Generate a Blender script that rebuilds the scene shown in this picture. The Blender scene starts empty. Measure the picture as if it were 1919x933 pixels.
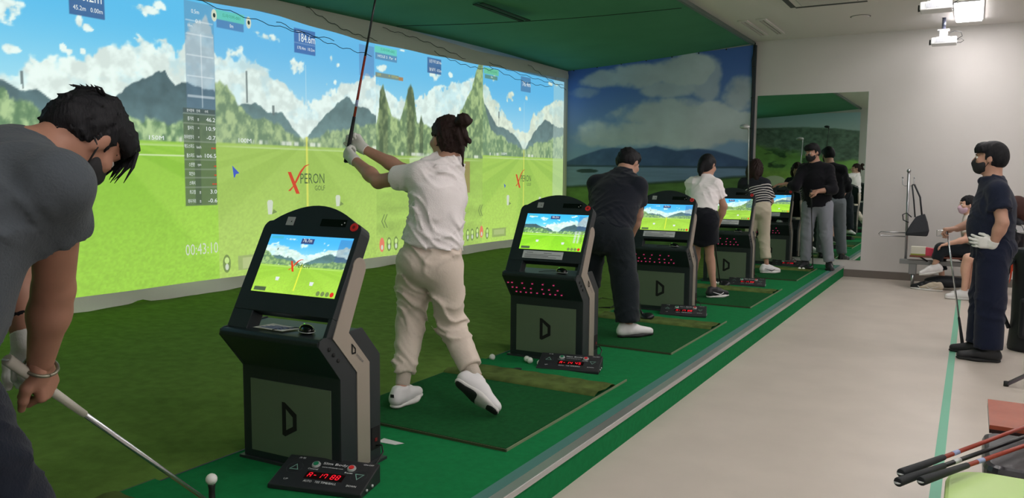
import bpy, bmesh, math, random
import numpy as np
random.seed(7)
scene = bpy.context.scene
COL = scene.collection

# ------------------------------------------------------------------ camera
from mathutils import Matrix, Vector
CAM_H = 1.42
YAW, PITCH, ROLL, FPX = math.radians(30.123), math.radians(5.4643), math.radians(0.4811), 1482.26
fw = Vector((-math.sin(YAW)*math.cos(PITCH), math.cos(YAW)*math.cos(PITCH), -math.sin(PITCH)))
rt = Vector((math.cos(YAW), math.sin(YAW), 0)); up = rt.cross(fw)
rt2 = rt*math.cos(ROLL) + up*math.sin(ROLL); up2 = up*math.cos(ROLL) - rt*math.sin(ROLL)
cam_data = bpy.data.cameras.new('camera'); cam = bpy.data.objects.new('camera', cam_data); COL.objects.link(cam)
cam.matrix_world = Matrix(((rt2.x, up2.x, -fw.x, 0), (rt2.y, up2.y, -fw.y, 0), (rt2.z, up2.z, -fw.z, CAM_H), (0, 0, 0, 1)))
cam_data.sensor_width = 36.0; cam_data.sensor_fit = 'HORIZONTAL'; cam_data.lens = 36.0*FPX/1919.0
cam_data.clip_start = 0.05; cam_data.clip_end = 100
scene.camera = cam

# ------------------------------------------------------------------ world, exposure
w = bpy.data.worlds.new('world'); scene.world = w; w.use_nodes = True
w.node_tree.nodes['Background'].inputs[0].default_value = (0.5, 0.55, 0.6, 1)
w.node_tree.nodes['Background'].inputs[1].default_value = 0.05
vs = scene.view_settings
scene.display_settings.display_device = 'sRGB'
vs.view_transform = 'Standard'; vs.look = 'None'; vs.exposure = 0.0; vs.gamma = 1.0; vs.use_curve_mapping = False
LAMP_STRENGTH = 26.0          # luminous ceiling panels
SCREEN_STRENGTH = 1.0        # projected pictures

# ------------------------------------------------------------------ helpers
def lin(c):
    return tuple(((v/255.0)/12.92 if v/255.0 <= 0.04045 else ((v/255.0+0.055)/1.055)**2.4) for v in c)

MATS = {}
def mat(name, rgb, rough=0.6, metal=0.0, emit=None, estr=1.0, var=0.0, vscale=8.0, bump=0.0, bscale=40.0, spec=0.5, trans=0.0, linear=False, sheen=0.0):
    """procedural Principled material; rgb in 0..255 sRGB"""
    if name in MATS: return MATS[name]
    m = bpy.data.materials.new(name); m.use_nodes = True; nt = m.node_tree; b = nt.nodes['Principled BSDF']
    c = rgb if linear else lin(rgb)
    b.inputs['Base Color'].default_value = (*c, 1); b.inputs['Roughness'].default_value = rough; b.inputs['Metallic'].default_value = metal
    b.inputs['Specular IOR Level'].default_value = spec
    if trans: b.inputs['Transmission Weight'].default_value = trans
    if sheen: b.inputs['Sheen Weight'].default_value = sheen
    if emit is not None:
        b.inputs['Emission Color'].default_value = (*lin(emit), 1); b.inputs['Emission Strength'].default_value = estr
    if var or bump:
        tc = nt.nodes.new('ShaderNodeTexCoord')
    if var:
        n = nt.nodes.new('ShaderNodeTexNoise'); n.inputs['Scale'].default_value = vscale; n.inputs['Detail'].default_value = 6
        nt.links.new(tc.outputs['Object'], n.inputs['Vector'])
        r = nt.nodes.new('ShaderNodeValToRGB')
        r.color_ramp.elements[0].position = 0.3; r.color_ramp.elements[1].position = 0.7
        r.color_ramp.elements[0].color = (*[max(0, v*(1-var)) for v in c], 1); r.color_ramp.elements[1].color = (*[min(1, v*(1+var)) for v in c], 1)
        nt.links.new(n.outputs['Fac'], r.inputs['Fac']); nt.links.new(r.outputs['Color'], b.inputs['Base Color'])
    if bump:
        n2 = nt.nodes.new('ShaderNodeTexNoise'); n2.inputs['Scale'].default_value = bscale; n2.inputs['Detail'].default_value = 4
        nt.links.new(tc.outputs['Object'], n2.inputs['Vector'])
        bp = nt.nodes.new('ShaderNodeBump'); bp.inputs['Strength'].default_value = bump; bp.inputs['Distance'].default_value = 0.01
        nt.links.new(n2.outputs['Fac'], bp.inputs['Height']); nt.links.new(bp.outputs['Normal'], b.inputs['Normal'])
    MATS[name] = m
    return m

def link(o, parent=None):
    COL.objects.link(o)
    if parent is not None: o.parent = parent
    return o
def tag(o, label, cat, group=None):
    o['label'] = label; o['category'] = cat
    if group: o['group'] = group
    return o
def thing(name, label, cat, loc=(0, 0, 0), rz=0.0, group=None):
    o = bpy.data.objects.new(name, None); link(o); o.location = loc; o.rotation_euler = (0, 0, rz); o.empty_display_size = 0.1
    return tag(o, label, cat, group)
def structure(o):
    o['kind'] = 'structure'; return o
def copy_tree(o, parent=None):
    c = o.copy(); COL.objects.link(c); c.parent = parent
    for ch in list(o.children): copy_tree(ch, c)
    return c

class MB:
    """collects shapes; build() links them as one mesh object"""
    def __init__(s): s.v = []; s.f = []; s.sm = []
    def add(s, vs, fs, smooth=False):
        n = len(s.v); s.v += [tuple(float(q) for q in p) for p in vs]; s.f += [tuple(i+n for i in f) for f in fs]; s.sm += [smooth]*len(fs); return s
    def box(s, a, b):
        x0, y0, z0 = a; x1, y1, z1 = b
        return s.add([(x0,y0,z0),(x1,y0,z0),(x1,y1,z0),(x0,y1,z0),(x0,y0,z1),(x1,y0,z1),(x1,y1,z1),(x0,y1,z1)],
                     [(0,3,2,1),(4,5,6,7),(0,1,5,4),(1,2,6,5),(2,3,7,6),(3,0,4,7)])
    def prism(s, pts, fn, t0, t1, smooth=False):
        """2D polygon pts extruded from t0 to t1; fn(p, t) -> xyz"""
        n = len(pts); vs = [fn(p, t0) for p in pts] + [fn(p, t1) for p in pts]
        return s.add(vs, [tuple(range(n))[::-1], tuple(range(n, 2*n))] + [(i, (i+1) % n, n+(i+1) % n, n+i) for i in range(n)], smooth)
    def tube(s, pts, r, n=8, caps=True):
        pts = [np.array(p, float) for p in pts]; rs = r if isinstance(r, (list, tuple)) else [r]*len(pts)
        d0 = pts[1]-pts[0]; d0 /= np.linalg.norm(d0); ref = np.array([0, 0, 1.0]) if abs(d0[2]) < 0.9 else np.array([1.0, 0, 0])
        a = np.cross(d0, ref); a /= np.linalg.norm(a); vs = []
        for i, p in enumerate(pts):
            d = pts[min(i+1, len(pts)-1)]-pts[max(i-1, 0)]; d /= np.linalg.norm(d)
            a = a-d*(a@d); a /= np.linalg.norm(a); b = np.cross(d, a)
            for k in range(n):
                t = 2*math.pi*k/n; vs.append(p+rs[i]*(a*math.cos(t)+b*math.sin(t)))
        fs = [(i*n+k, i*n+(k+1) % n, (i+1)*n+(k+1) % n, (i+1)*n+k) for i in range(len(pts)-1) for k in range(n)]
        s.add(vs, fs, True)
        if caps:
            m = len(s.v)-len(vs); s.f += [tuple(m+k for k in range(n))[::-1], tuple(m+(len(pts)-1)*n+k for k in range(n))]; s.sm += [False, False]
        return s
    def lathe(s, prof, c=(0, 0, 0), n=20, axis=2):
        vs = []
        for (r, h) in prof:
            for k in range(n):
                t = 2*math.pi*k/n; p = [r*math.cos(t), r*math.sin(t), h]
                if axis == 1: p = [p[0], p[2], p[1]]
                if axis == 0: p = [p[2], p[0], p[1]]
                vs.append((c[0]+p[0], c[1]+p[1], c[2]+p[2]))
        fs = [(i*n+k, i*n+(k+1) % n, (i+1)*n+(k+1) % n, (i+1)*n+k) for i in range(len(prof)-1) for k in range(n)]
        fs += [tuple(range(n))[::-1], tuple(range((len(prof)-1)*n, len(prof)*n))]
        return s.add(vs, fs, True)
    def ball(s, c, r, n=14, sc=(1, 1, 1)):
        m = n//2; prof = []
        vs = [(c[0], c[1], c[2]-r*sc[2])]
        for i in range(1, m):
            ph = -math.pi/2+math.pi*i/m
            for k in range(n):
                t = 2*math.pi*k/n; vs.append((c[0]+r*sc[0]*math.cos(ph)*math.cos(t), c[1]+r*sc[1]*math.cos(ph)*math.sin(t), c[2]+r*sc[2]*math.sin(ph)))
        vs.append((c[0], c[1], c[2]+r*sc[2])); e = len(vs)-1
        fs = [(0, 1+(k+1) % n, 1+k) for k in range(n)]
        fs += [(1+i*n+k, 1+i*n+(k+1) % n, 1+(i+1)*n+(k+1) % n, 1+(i+1)*n+k) for i in range(m-2) for k in range(n)]
        fs += [(e, 1+(m-2)*n+k, 1+(m-2)*n+(k+1) % n) for k in range(n)]
        return s.add(vs, fs, True)
    def build(s, name, m, parent=None, bevel=0.0, loc=None, rz=0.0):
        me = bpy.data.meshes.new(name); me.from_pydata(s.v, [], s.f); me.validate()
        bm = bmesh.new(); bm.from_mesh(me); bmesh.ops.recalc_face_normals(bm, faces=bm.faces); bm.to_mesh(me); bm.free()
        if len(me.polygons) == len(s.sm): me.polygons.foreach_set('use_smooth', s.sm)
        me.materials.append(m); o = bpy.data.objects.new(name, me); link(o, parent)
        if bevel:
            md = o.modifiers.new('bevel', 'BEVEL'); md.width = bevel; md.segments = 2; md.limit_method = 'ANGLE'
        if loc is not None: o.location = loc
        if rz: o.rotation_euler = (0, 0, rz)
        return o

def boxobj(name, a, b, m, parent=None, bevel=0.0): return MB().box(a, b).build(name, m, parent, bevel)

def mesh_np(name, v, q, m, parent=None, smooth=True, colors=None):
    """mesh from numpy verts and quads"""
    me = bpy.data.meshes.new(name); v = np.ascontiguousarray(v, dtype=np.float32); q = np.ascontiguousarray(q, dtype=np.int32)
    me.vertices.add(len(v)); me.vertices.foreach_set('co', v.ravel())
    me.loops.add(q.size); me.loops.foreach_set('vertex_index', q.ravel())
    me.polygons.add(len(q)); me.polygons.foreach_set('loop_start', np.arange(0, q.size, 4, dtype=np.int32))
    me.update(calc_edges=True)
    if smooth: me.polygons.foreach_set('use_smooth', np.ones(len(q), dtype=bool))
    if colors is not None:
        at = me.color_attributes.new('picture', 'FLOAT_COLOR', 'POINT')
        c4 = np.ones((len(v), 4), dtype=np.float32); c4[:, :3] = colors; at.data.foreach_set('color', c4.ravel())
    me.materials.append(m); o = bpy.data.objects.new(name, me); return link(o, parent)

def text(name, body, pos, ax, ay, height, m, parent=None, width=None, align='LEFT', lift=0.0):
    """flat lettering; pos = anchor, ax/ay unit axes, height = cap height; width squeezes/stretches to fit"""
    cu = bpy.data.curves.new(name, 'FONT'); cu.body = body; cu.align_x = 'LEFT'; cu.resolution_u = 2; cu.fill_mode = 'FRONT'
    o = bpy.data.objects.new(name, cu); COL.objects.link(o)
    dg = bpy.context.evaluated_depsgraph_get(); me = bpy.data.meshes.new_from_object(o.evaluated_get(dg)); bpy.data.objects.remove(o)
    me.name = name
    n = len(me.vertices); co = np.zeros(n*3, dtype=np.float32); me.vertices.foreach_get('co', co); co = co.reshape(-1, 3)
    if n == 0: return None
    x0, x1 = co[:, 0].min(), co[:, 0].max(); y0, y1 = co[:, 1].min(), co[:, 1].max()
    sy = height/max(1e-6, (y1-y0)); sx = sy if width is None else width/max(1e-6, (x1-x0))
    X = (co[:, 0]-x0)*sx; Y = (co[:, 1]-y0)*sy; W = (x1-x0)*sx
    if align == 'CENTER': X -= W/2
    if align == 'RIGHT': X -= W
    ax = np.array(ax, float); ay = np.array(ay, float); nz = np.cross(ax, ay)
    P = np.array(pos, float)+X[:, None]*ax+Y[:, None]*ay+lift*nz
    me.vertices.foreach_set('co', P.astype(np.float32).ravel()); me.update()
    me.materials.clear(); me.materials.append(m)
    ob = bpy.data.objects.new(name, me); return link(ob, parent)
# ------------------------------------------------------------------ room
XS, YF, YB, XR, ZC = -5.95, 12.05, -0.8, 4.0, 3.375      # screen wall, far wall, back wall, right wall, ceiling
HP, XE, XT = 0.15, -1.527, -2.82                          # platform height, platform edge, turf edge
M_floor = mat('vinyl_floor', (196, 186, 176), rough=0.38, var=0.05, vscale=3.0, bump=0.03, bscale=120)
M_wall = mat('white_paint', (206, 202, 200), rough=0.8, var=0.015, vscale=2.0)
M_ceil = mat('ceiling_paint', (214, 210, 208), rough=0.9)
M_base = mat('baseboard_grey', (112, 104, 98), rough=0.5)
M_carpet = mat('green_carpet', (22, 118, 66), rough=0.95, var=0.10, vscale=30, bump=0.25, bscale=400, spec=0.1)
M_turf = mat('olive_turf', (98, 128, 58), rough=0.95, var=0.16, vscale=14, bump=0.4, bscale=300, spec=0.1)
M_alu = mat('aluminium', (205, 205, 205), rough=0.35, metal=0.85)
M_teal = mat('teal_strip', (70, 118, 112), rough=0.55)
M_canopy = mat('green_cloth', (80, 140, 110), rough=0.9, var=0.06, vscale=1.5, spec=0.15)
M_grey_cloth = mat('grey_cloth', (232, 234, 224), rough=0.9, bump=0.1, bscale=60)

structure(MB().box((XE-0.02, YB-0.1, -0.1), (XR+0.1, YF+0.1, 0.0)).build('floor', M_floor))
structure(MB().box((-6.3, YF, -0.1), (XR+0.1, YF+0.12, ZC+0.1)).build('wall_far', M_wall))
structure(MB().box((-6.3, YB-0.12, -0.1), (XR+0.1, YB, ZC+0.1)).build('wall_back', M_wall))
structure(MB().box((XR, YB, -0.1), (XR+0.12, YF, ZC+0.1)).build('wall_right', M_wall))
structure(MB().box((-6.3, YB, -0.1), (-6.15, YF, ZC+0.1)).build('wall_left', M_wall))
structure(MB().box((-6.3, YB, ZC), (XR+0.1, YF, ZC+0.12)).build('ceiling', M_ceil))
structure(MB().box((XE, YF-0.012, 0.0), (XR, YF, 0.105)).build('baseboard_far', M_base))
structure(MB().box((XR-0.012, YB, 0.0), (XR, YF-0.012, 0.105)).build('baseboard_right', M_base))
# platform with carpet, nosing and teal strip
pl = structure(MB().box((XT, YB, -0.1), (XE, YF, HP)).build('platform', M_carpet))
boxobj('nosing', (XE-0.045, YB, HP), (XE+0.004, YF, HP+0.006), M_alu, pl)
boxobj('nosing_lip', (XE, YB, HP-0.022), (XE+0.006, YF, HP+0.002), M_alu, pl)
boxobj('edge_strip', (XE-0.105, YB, HP), (XE-0.047, YF, HP+0.004), M_teal, pl)
# turf rising from the platform to the foot of the screens
tv = []; ny = 60
for j in range(ny+1):
    y = YB+(YF-YB)*j/ny
    tv.append([(XT, y, HP+0.004), (XT-0.03, y, HP+0.012+0.002*math.sin(j*1.7)), (-4.4, y, HP+0.085), (-5.99, y, 0.325+0.004*math.sin(j*2.3)), (-6.15, y, 0.33)])
mb = MB(); fl = [p for r in tv for p in r]
mb.add(fl, [(j*5+i, j*5+i+1, (j+1)*5+i+1, (j+1)*5+i) for j in range(ny) for i in range(4)], True)
structure(mb.build('turf', M_turf))
# floor line of green tape
structure(MB().box((-0.094, YB, 0.0), (-0.048, 10.9, 0.0015)).build('trim_1', mat('green_tape', (104, 176, 146), rough=0.5)))

# green cloth canopy under the ceiling of the bays, sagging towards the screens
NX, NY = 24, 60; vs_ = []
for j in range(NY+1):
    y = YB+(YF-YB)*j/NY
    for i in range(NX+1):
        t = i/NX; x = -2.9+(XS-0.02+2.9)*t
        edge = 3.10-0.05*math.sin((y-1.0)*0.55)
        z = 3.345*(1-t)+edge*t-0.05*math.sin(math.pi*t)*(0.6+0.4*math.sin(y*1.36))
        if y > 11.3: z += 0.012*(y-11.3)
        vs_.append((x, y, z))
mb = MB(); n1 = NX+1
mb.add(vs_, [(j*n1+i, j*n1+i+1, (j+1)*n1+i+1, (j+1)*n1+i) for j in range(NY) for i in range(NX)], True)
can = mb.build('canopy', M_canopy); tag(can, 'green cloth canopy stretched under the ceiling above the hitting bays', 'canopy')
boxobj('canopy_rail', (-2.925, YB, 3.325), (-2.885, YF-0.002, 3.372), mat('grey_rail', (96, 112, 106), rough=0.5), can)
mat('black_metal', (22, 24, 26), rough=0.5)
for k in range(7): MB().ball((-3.3-0.42*k, YF-0.03, 3.29-0.028*k), 0.012, 8).build('curtain_hook', MATS['black_metal'], can)
mb = MB(); mb.tube([(-3.0+0.0*k-0.1*k, 9.0-0.06*k, 3.322-0.0085*k-0.012*math.sin(math.pi*k/28)*3.2) for k in range(29)], 0.004, 5)
mb.build('seam_cord', mat('dark_cord', (20, 40, 30), rough=0.8), can)
# air slots under the canopy
for k, dx in enumerate((0.0, 0.085)):
    o = MB().add([(-4.62+dx, 7.1, 3.165), (-4.575+dx, 7.1, 3.168), (-4.565+dx, 8.1, 3.158), (-4.61+dx, 8.1, 3.155), (-4.62+dx, 7.1, 3.175), (-4.575+dx, 7.1, 3.178), (-4.565+dx, 8.1, 3.168), (-4.61+dx, 8.1, 3.165)],
                 [(0,3,2,1),(4,5,6,7),(0,1,5,4),(1,2,6,5),(2,3,7,6),(3,0,4,7)]).build('air_slot', mat('slot_dark', (16, 52, 38), rough=0.9))
    tag(o, 'dark slim air slot in the green canopy, %s of the pair' % ('screen side' if k == 0 else 'room side'), 'air slot', 'air slots in the green canopy')
# corner post where the mural ends
o = thing('corner_post', 'dark slim post with cord between the sky mural and the mirror', 'post', (-2.875, YF-0.035, HP))
boxobj('post', (-0.025, -0.02, 0), (0.022, 0.03, 3.17), mat('dark_post', (44, 54, 62), rough=0.6), o)
MB().tube([(0.01, -0.03, 3.2), (-0.03, -0.035, 2.95), (0.0, -0.03, 2.4), (-0.012, -0.03, 1.6), (0.0, -0.03, 0.9), (0, -0.03, 0.02)], 0.007, 6).build('cord', MATS['black_metal'], o)
for k in range(6): boxobj('cable_tie', (-0.03, -0.035, 0.6+0.45*k), (0.024, -0.018, 0.612+0.45*k), MATS['black_metal'], o)

# ------------------------------------------------------------------ painted pictures (procedural, per-vertex)
def hash2(ix, iy, seed):
    h = (ix.astype(np.int64)*374761393+iy.astype(np.int64)*668265263+seed*1442695041) & 0xffffffff
    h = ((h ^ (h >> 13))*1274126177) & 0xffffffff
    return ((h ^ (h >> 16)) & 0xffff)/65535.0
def vnoise(x, y, seed):
    ix = np.floor(x); iy = np.floor(y); fx = x-ix; fy = y-iy; fx = fx*fx*(3-2*fx); fy = fy*fy*(3-2*fy); ix = ix.astype(np.int64); iy = iy.astype(np.int64)
    a = hash2(ix, iy, seed); b = hash2(ix+1, iy, seed); c = hash2(ix, iy+1, seed); d = hash2(ix+1, iy+1, seed)
    return (a*(1-fx)+b*fx)*(1-fy)+(c*(1-fx)+d*fx)*fy
def fbm(x, y, seed=1, o=4):
    s = 0; amp = 0.5; tot = 0
    for k in range(o): s = s+amp*vnoise(x*2**k+k*17.3, y*2**k+k*9.1, seed+k); tot += amp; amp *= 0.5
    return s/tot
def sst(a, b, x): t = np.clip((x-a)/(b-a), 0, 1); return t*t*(3-2*t)
def mixc(c, d, m): return c*(1-m[..., None])+np.asarray(d, float)*m[..., None] if not isinstance(d, np.ndarray) or d.ndim == 1 else c*(1-m[..., None])+d*m[..., None]
def tolin(c): c = np.clip(c, 0, 255)/255.0; return np.where(c <= 0.04045, c/12.92, ((c+0.055)/1.055)**2.4)

SPEC = {
1: dict(y0=2.30, y1=4.90, hor=1.665, vy=3.75,
  bank=[(2.3,2.2),(3.07,2.12),(3.37,2.19),(3.45,2.24),(3.55,2.24),(3.76,2.26),(3.79,2.32),(3.85,2.36),(4.03,2.39),(4.11,2.45),(4.18,2.49),(4.30,2.48),(4.42,2.54),(4.46,2.50),(4.50,2.42),(4.59,2.49),(4.63,2.64),(4.75,2.72),(4.82,2.74),(4.95,2.6)],
  mts=[[(2.3,2.2),(2.8,2.2),(3.07,2.05),(3.14,2.01),(3.23,1.99),(3.32,2.01),(3.46,1.93),(3.59,1.78),(3.7,1.6)], [(3.7,1.6),(3.81,1.81),(3.93,1.98),(4.02,2.08),(4.15,2.15),(4.24,2.19),(4.32,2.23),(4.39,2.26),(4.43,2.19),(4.49,2.14),(4.58,2.18),(4.65,2.17),(4.88,2.13),(4.95,2.09)]],
  trees=[(2.3,1.95),(3.06,1.99),(3.10,2.01),(3.13,1.92),(3.26,1.93),(3.33,1.86),(3.39,1.81),(3.59,1.76),(3.99,1.78),(4.04,1.87),(4.11,1.84),(4.18,1.82),(4.33,1.80),(4.59,1.83),(4.87,1.87)],
  blobs=[(3.10,2.56,.17,.13),(4.26,2.73,.16,.055),(4.36,2.79,.1,.05),(3.66,2.54,.03,.045),(3.73,2.51,.045,.03),(3.14,2.27,.07,.05),(3.53,2.33,.03,.03),(3.58,2.31,.03,.025),(3.68,2.32,.03,.03),(4.62,2.60,.05,.06),(2.6,2.7,.2,.09)],
  sky=((92,190,236),(176,230,242)), grass=((150,200,72),(132,186,58)), tree=((100,134,100),(176,204,150)), mt=(84,110,116), cloud=(238,248,240), wash=0.0),
2: dict(y0=4.90, y1=7.13, hor=1.675, vy=6.03,
  bank=[(4.86,2.50),(4.98,2.45),(5.13,2.51),(5.21,2.54),(5.29,2.50),(5.41,2.50),(5.49,2.47),(5.54,2.40),(5.65,2.35),(5.75,2.29),(5.82,2.22),(5.93,2.15),(6.04,2.10),(6.20,2.11),(6.27,2.21),(6.43,2.27),(6.56,2.35),(6.73,2.41),(6.87,2.47),(7.15,2.52)],
  mts=[[(4.87,1.85),(5.18,2.03),(5.27,2.05),(5.36,2.07),(5.43,2.04),(5.51,1.99),(5.71,1.99),(5.78,1.93),(5.83,1.85),(5.92,1.80),(5.99,1.72),(6.05,1.6)], [(6.0,1.6),(6.01,1.74),(6.07,1.80),(6.18,1.90),(6.31,2.02),(6.43,2.11),(6.55,2.18),(6.64,2.23),(6.69,2.25),(6.74,2.18),(6.83,2.14),(6.99,2.12),(7.13,2.07)]],
  trees=[(4.88,2.21),(4.95,2.24),(5.03,2.20),(5.09,2.08),(5.18,2.02),(5.33,1.95),(5.46,1.91),(5.57,1.90),(5.67,1.85),(5.77,1.81),(6.03,1.75),(6.22,1.80),(6.55,1.88),(6.76,1.93),(6.99,1.95),(7.17,1.98)],
  blobs=[(5.52,2.70,.15,.045),(5.40,2.73,.08,.02),(5.93,2.47,.12,.10),(5.85,2.50,.06,.04),(6.41,2.60,.035,.05),(6.49,2.56,.04,.03),(6.34,2.34,.03,.025),(6.46,2.37,.03,.025)],
  sky=((94,182,234),(172,220,240)), grass=((158,194,88),(146,182,78)), tree=((106,134,106),(168,192,140)), mt=(94,122,126), cloud=(234,246,240), wash=0.06),
3: dict(y0=7.13, y1=9.415, hor=1.62, vy=8.2,
  bank=[(7.13,2.46),(7.32,2.36),(7.52,2.29),(7.83,2.28),(8.10,2.37),(8.27,2.52),(8.57,2.56),(8.81,2.64),(9.14,2.69),(9.41,2.77)],
  mts=[[(7.1,1.9),(9.45,1.9)]],
  trees=[(7.13,1.95),(7.18,2.10),(7.20,2.34),(7.26,2.44),(7.33,2.27),(7.42,2.07),(7.57,2.04),(7.66,2.20),(7.72,2.40),(7.78,2.48),(7.84,2.38),(7.90,2.06),(7.95,2.03),(7.99,2.13),(8.05,2.02),(8.20,1.95),(8.45,1.96),(8.75,2.11),(8.94,2.30),(9.14,2.57),(9.22,2.80),(9.34,2.92),(9.45,2.9)],
  blobs=[(8.27,2.66,.13,.10),(8.63,2.69,.06,.04),(7.62,2.86,.12,.02),(7.25,2.62,.1,.05)],
  sky=((94,186,236),(172,222,240)), grass=((160,200,88),(140,186,78)), tree=((98,126,90),(164,190,130)), mt=(110,140,120), cloud=(232,246,240), wash=0.08),
4: dict(y0=9.415, y1=11.93, hor=1.67, vy=10.59,
  bank=[(9.41,2.70),(9.55,2.64),(9.69,2.47),(9.91,2.37),(10.14,2.20),(10.47,2.06),(10.71,2.03),(10.88,2.33),(11.14,2.43),(11.50,2.58),(11.93,2.66)],
  mts=[[(9.41,2.41),(9.55,2.31),(9.77,2.10),(9.99,2.07),(10.23,2.01),(10.42,1.92),(10.60,1.75),(10.65,1.6)], [(10.55,1.6),(10.62,1.78),(10.89,2.04),(11.15,2.20),(11.27,2.29),(11.42,2.25),(11.70,2.18),(11.93,2.18)]],
  trees=[(9.41,2.50),(9.50,2.30),(9.62,2.06),(9.77,1.98),(10.07,1.90),(10.64,1.76),(11.06,1.90),(11.42,1.95),(11.93,2.02)],
  blobs=[(10.19,2.54,.13,.09),(10.65,2.57,.05,.05),(9.72,2.75,.12,.07),(10.46,2.38,.05,.03),(11.5,2.85,.2,.04)],
  sky=((90,182,234),(170,220,240)), grass=((160,200,84),(140,184,74)), tree=((106,138,104),(166,192,138)), mt=(96,122,124), cloud=(228,236,216), wash=0.06),
}
HUD = {  # (y0, y1, z0, z1, colour, opacity)
1: [(3.59,3.87,2.59,2.80,(58,92,142),.85),(4.60,4.90,1.97,2.88,(98,128,158),.42),(4.56,4.895,1.92,1.965,(74,90,88),.9),(4.56,4.89,1.115,1.915,(84,102,80),.82),(4.665,4.73,1.12,1.91,(64,80,66),.5)],
2: [(4.93,5.25,2.775,2.86,(98,200,182),.9),(4.94,5.24,2.70,2.772,(78,130,180),.9),(5.88,6.17,2.61,2.85,(62,104,166),.88),(5.88,6.17,2.705,2.712,(110,150,196),.9),(5.11,5.5,.485,.63,(150,166,112),.75),(5.16,5.46,.50,.60,(186,200,140),.8)],
3: [(6.85,7.10,2.49,2.83,(88,124,176),.5),(7.11,7.52,2.775,2.85,(102,206,186),.9),(7.12,7.52,2.70,2.772,(84,132,170),.8),(7.12,7.55,2.50,2.56,(120,136,126),.9),(7.55,7.63,2.50,2.545,(176,120,66),.85),(8.12,8.42,2.76,2.855,(64,104,152),.9),(8.12,8.42,2.66,2.752,(56,96,146),.9),(8.97,9.09,1.15,1.57,(146,130,84),.85)],
4: [(9.44,9.83,2.795,2.88,(110,196,150),.9),(9.46,9.80,2.735,2.79,(88,136,120),.85),(10.48,10.78,2.65,2.87,(76,126,170),.85),(9.70,10.05,.50,.63,(140,160,100),.8),(9.74,10.01,.53,.60,(176,194,130),.8),(11.56,11.93,.5,2.95,(196,216,206),.4)],
}
def paint(Y, Z, k, hud=True, vivid=0.0):
    sp = SPEC[k]; hor = sp['hor']
    lo, hi = np.array(sp['sky'][1], float), np.array(sp['sky'][0], float)
    t = sst(1.75, 2.75, Z); c = lo*(1-t[..., None])+hi*t[..., None]
    n = fbm(Y*6+3, Z*7, 11*k, 5); n2 = fbm(Y*13+7, Z*15, 23*k, 4)
    xs, zs = zip(*sp['bank']); top = np.interp(Y, xs, zs)
    bil = 1-np.abs(2*fbm(Y*9+2, Z*9, 61*k, 3)-1); m = sst(-0.015, 0.03, top-Z+0.20*(n-0.5)+0.12*(bil-0.8)+0.05*(n2-0.5))*(0.80+0.20*sst(0.36, 0.55, n+0.15*(top-Z)))
    cl = np.array(sp['cloud'], float)*(0.92+0.10*sst(0.3, 0.7, n2))[..., None]*np.array([.985, 1, 1.0])
    c = mixc(c, cl, m*0.96)
    for (cy, cz, ry, rz) in sp['blobs']:
        d = ((Y-cy)/ry)**2+((Z-cz)/rz)**2; bmask = sst(0.1, 0.7, 0.85-d+2.6*(n2-0.5)+1.6*(n-0.5)); c = mixc(c, cl, bmask*0.95)
    for ms in sp['mts']:
        xs, zs = zip(*ms); h = np.interp(Y, xs, zs, left=0, right=0)+0.05*(fbm(Y*16, Y*0, 5, 3)-0.5)
        haze = sst(1.7, 2.2, Z); mc = np.array(sp['mt'], float)*(0.9+0.25*(n2-0.3))[..., None]; mc = mc+(np.array([36, 44, 40.0]))*(1-haze)[..., None]*0.5
        c = mixc(c, mc, sst(-0.008, 0.008, h-Z))
    xs, zs = zip(*sp['trees']); n3 = fbm(Y*22, Z*16, 31*k, 4)
    h = np.interp(Y, xs, zs)+0.10*(fbm(Y*9, Y*0+2, 41*k, 4)-0.45)
    td, tl = np.array(sp['tree'][0], float), np.array(sp['tree'][1], float)
    tm = sst(0.35, 0.68, n3*0.7+0.3*fbm(Y*5, Z*4, 3, 3)); tc = td*(1-tm[..., None])+tl*tm[..., None]
    if k == 3:   # darker firs
        for (a, b) in ((7.26, .11), (7.78, .1), (7.99, .05)):
            tc = mixc(tc, tc*0.72, sst(b, b*0.5, np.abs(Y-a)))
    c = mixc(c, tc, sst(-0.02, 0.02, h-Z+0.05*(n3-0.5)))
    c = mixc(c, np.array([232, 238, 228.]), sst(0.6, 0.7, vnoise(Y*5.5, Y*0+k, 7))*sst(0.026, 0.014, np.abs(Z-hor-0.022))*sst(0.35, 0.6, vnoise(Y*31, Y*0+k, 19))*0.75)
    # mown field with stripes converging on the valley
    g1, g2 = np.array(sp['grass'][0], float), np.array(sp['grass'][1], float)
    dz = np.maximum(hor+0.05-Z, 0.02); a = (Y-sp['vy'])/dz
    st = sst(-0.25, 0.25, np.sin(a*2.6+0.6))*sst(9, 3, np.abs(a)); near = sst(0.0, 1.2, hor-Z)
    g = g1*(1-0.55*st[..., None])+g2*(0.55*st[..., None])
    if k == 3: g = g1*(0.9+0.2*(fbm(Y*3, Z*9, 77, 3)[..., None]-0.4))
    grain = fbm(Y*45, Z*60, 51, 3)-0.5
    g = g*(1+0.02*near+grain*(0.04+0.14*near))[..., None]+np.array([12, 10, 8.])*near[..., None]
    c = mixc(c, g, sst(-0.006, 0.006, hor-Z))
    c = mixc(c, np.array([214, 232, 190.]), sst(0.012, 0.004, np.abs(Z-hor+0.03))*sst(1.6, 0.6, np.abs(Y-sp['vy']))*0.5)
    if k == 1: c = mixc(c, np.array([226, 240, 200.]), sst(0.009, 0.004, np.abs(Z-1.55))*0.8)
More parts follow.
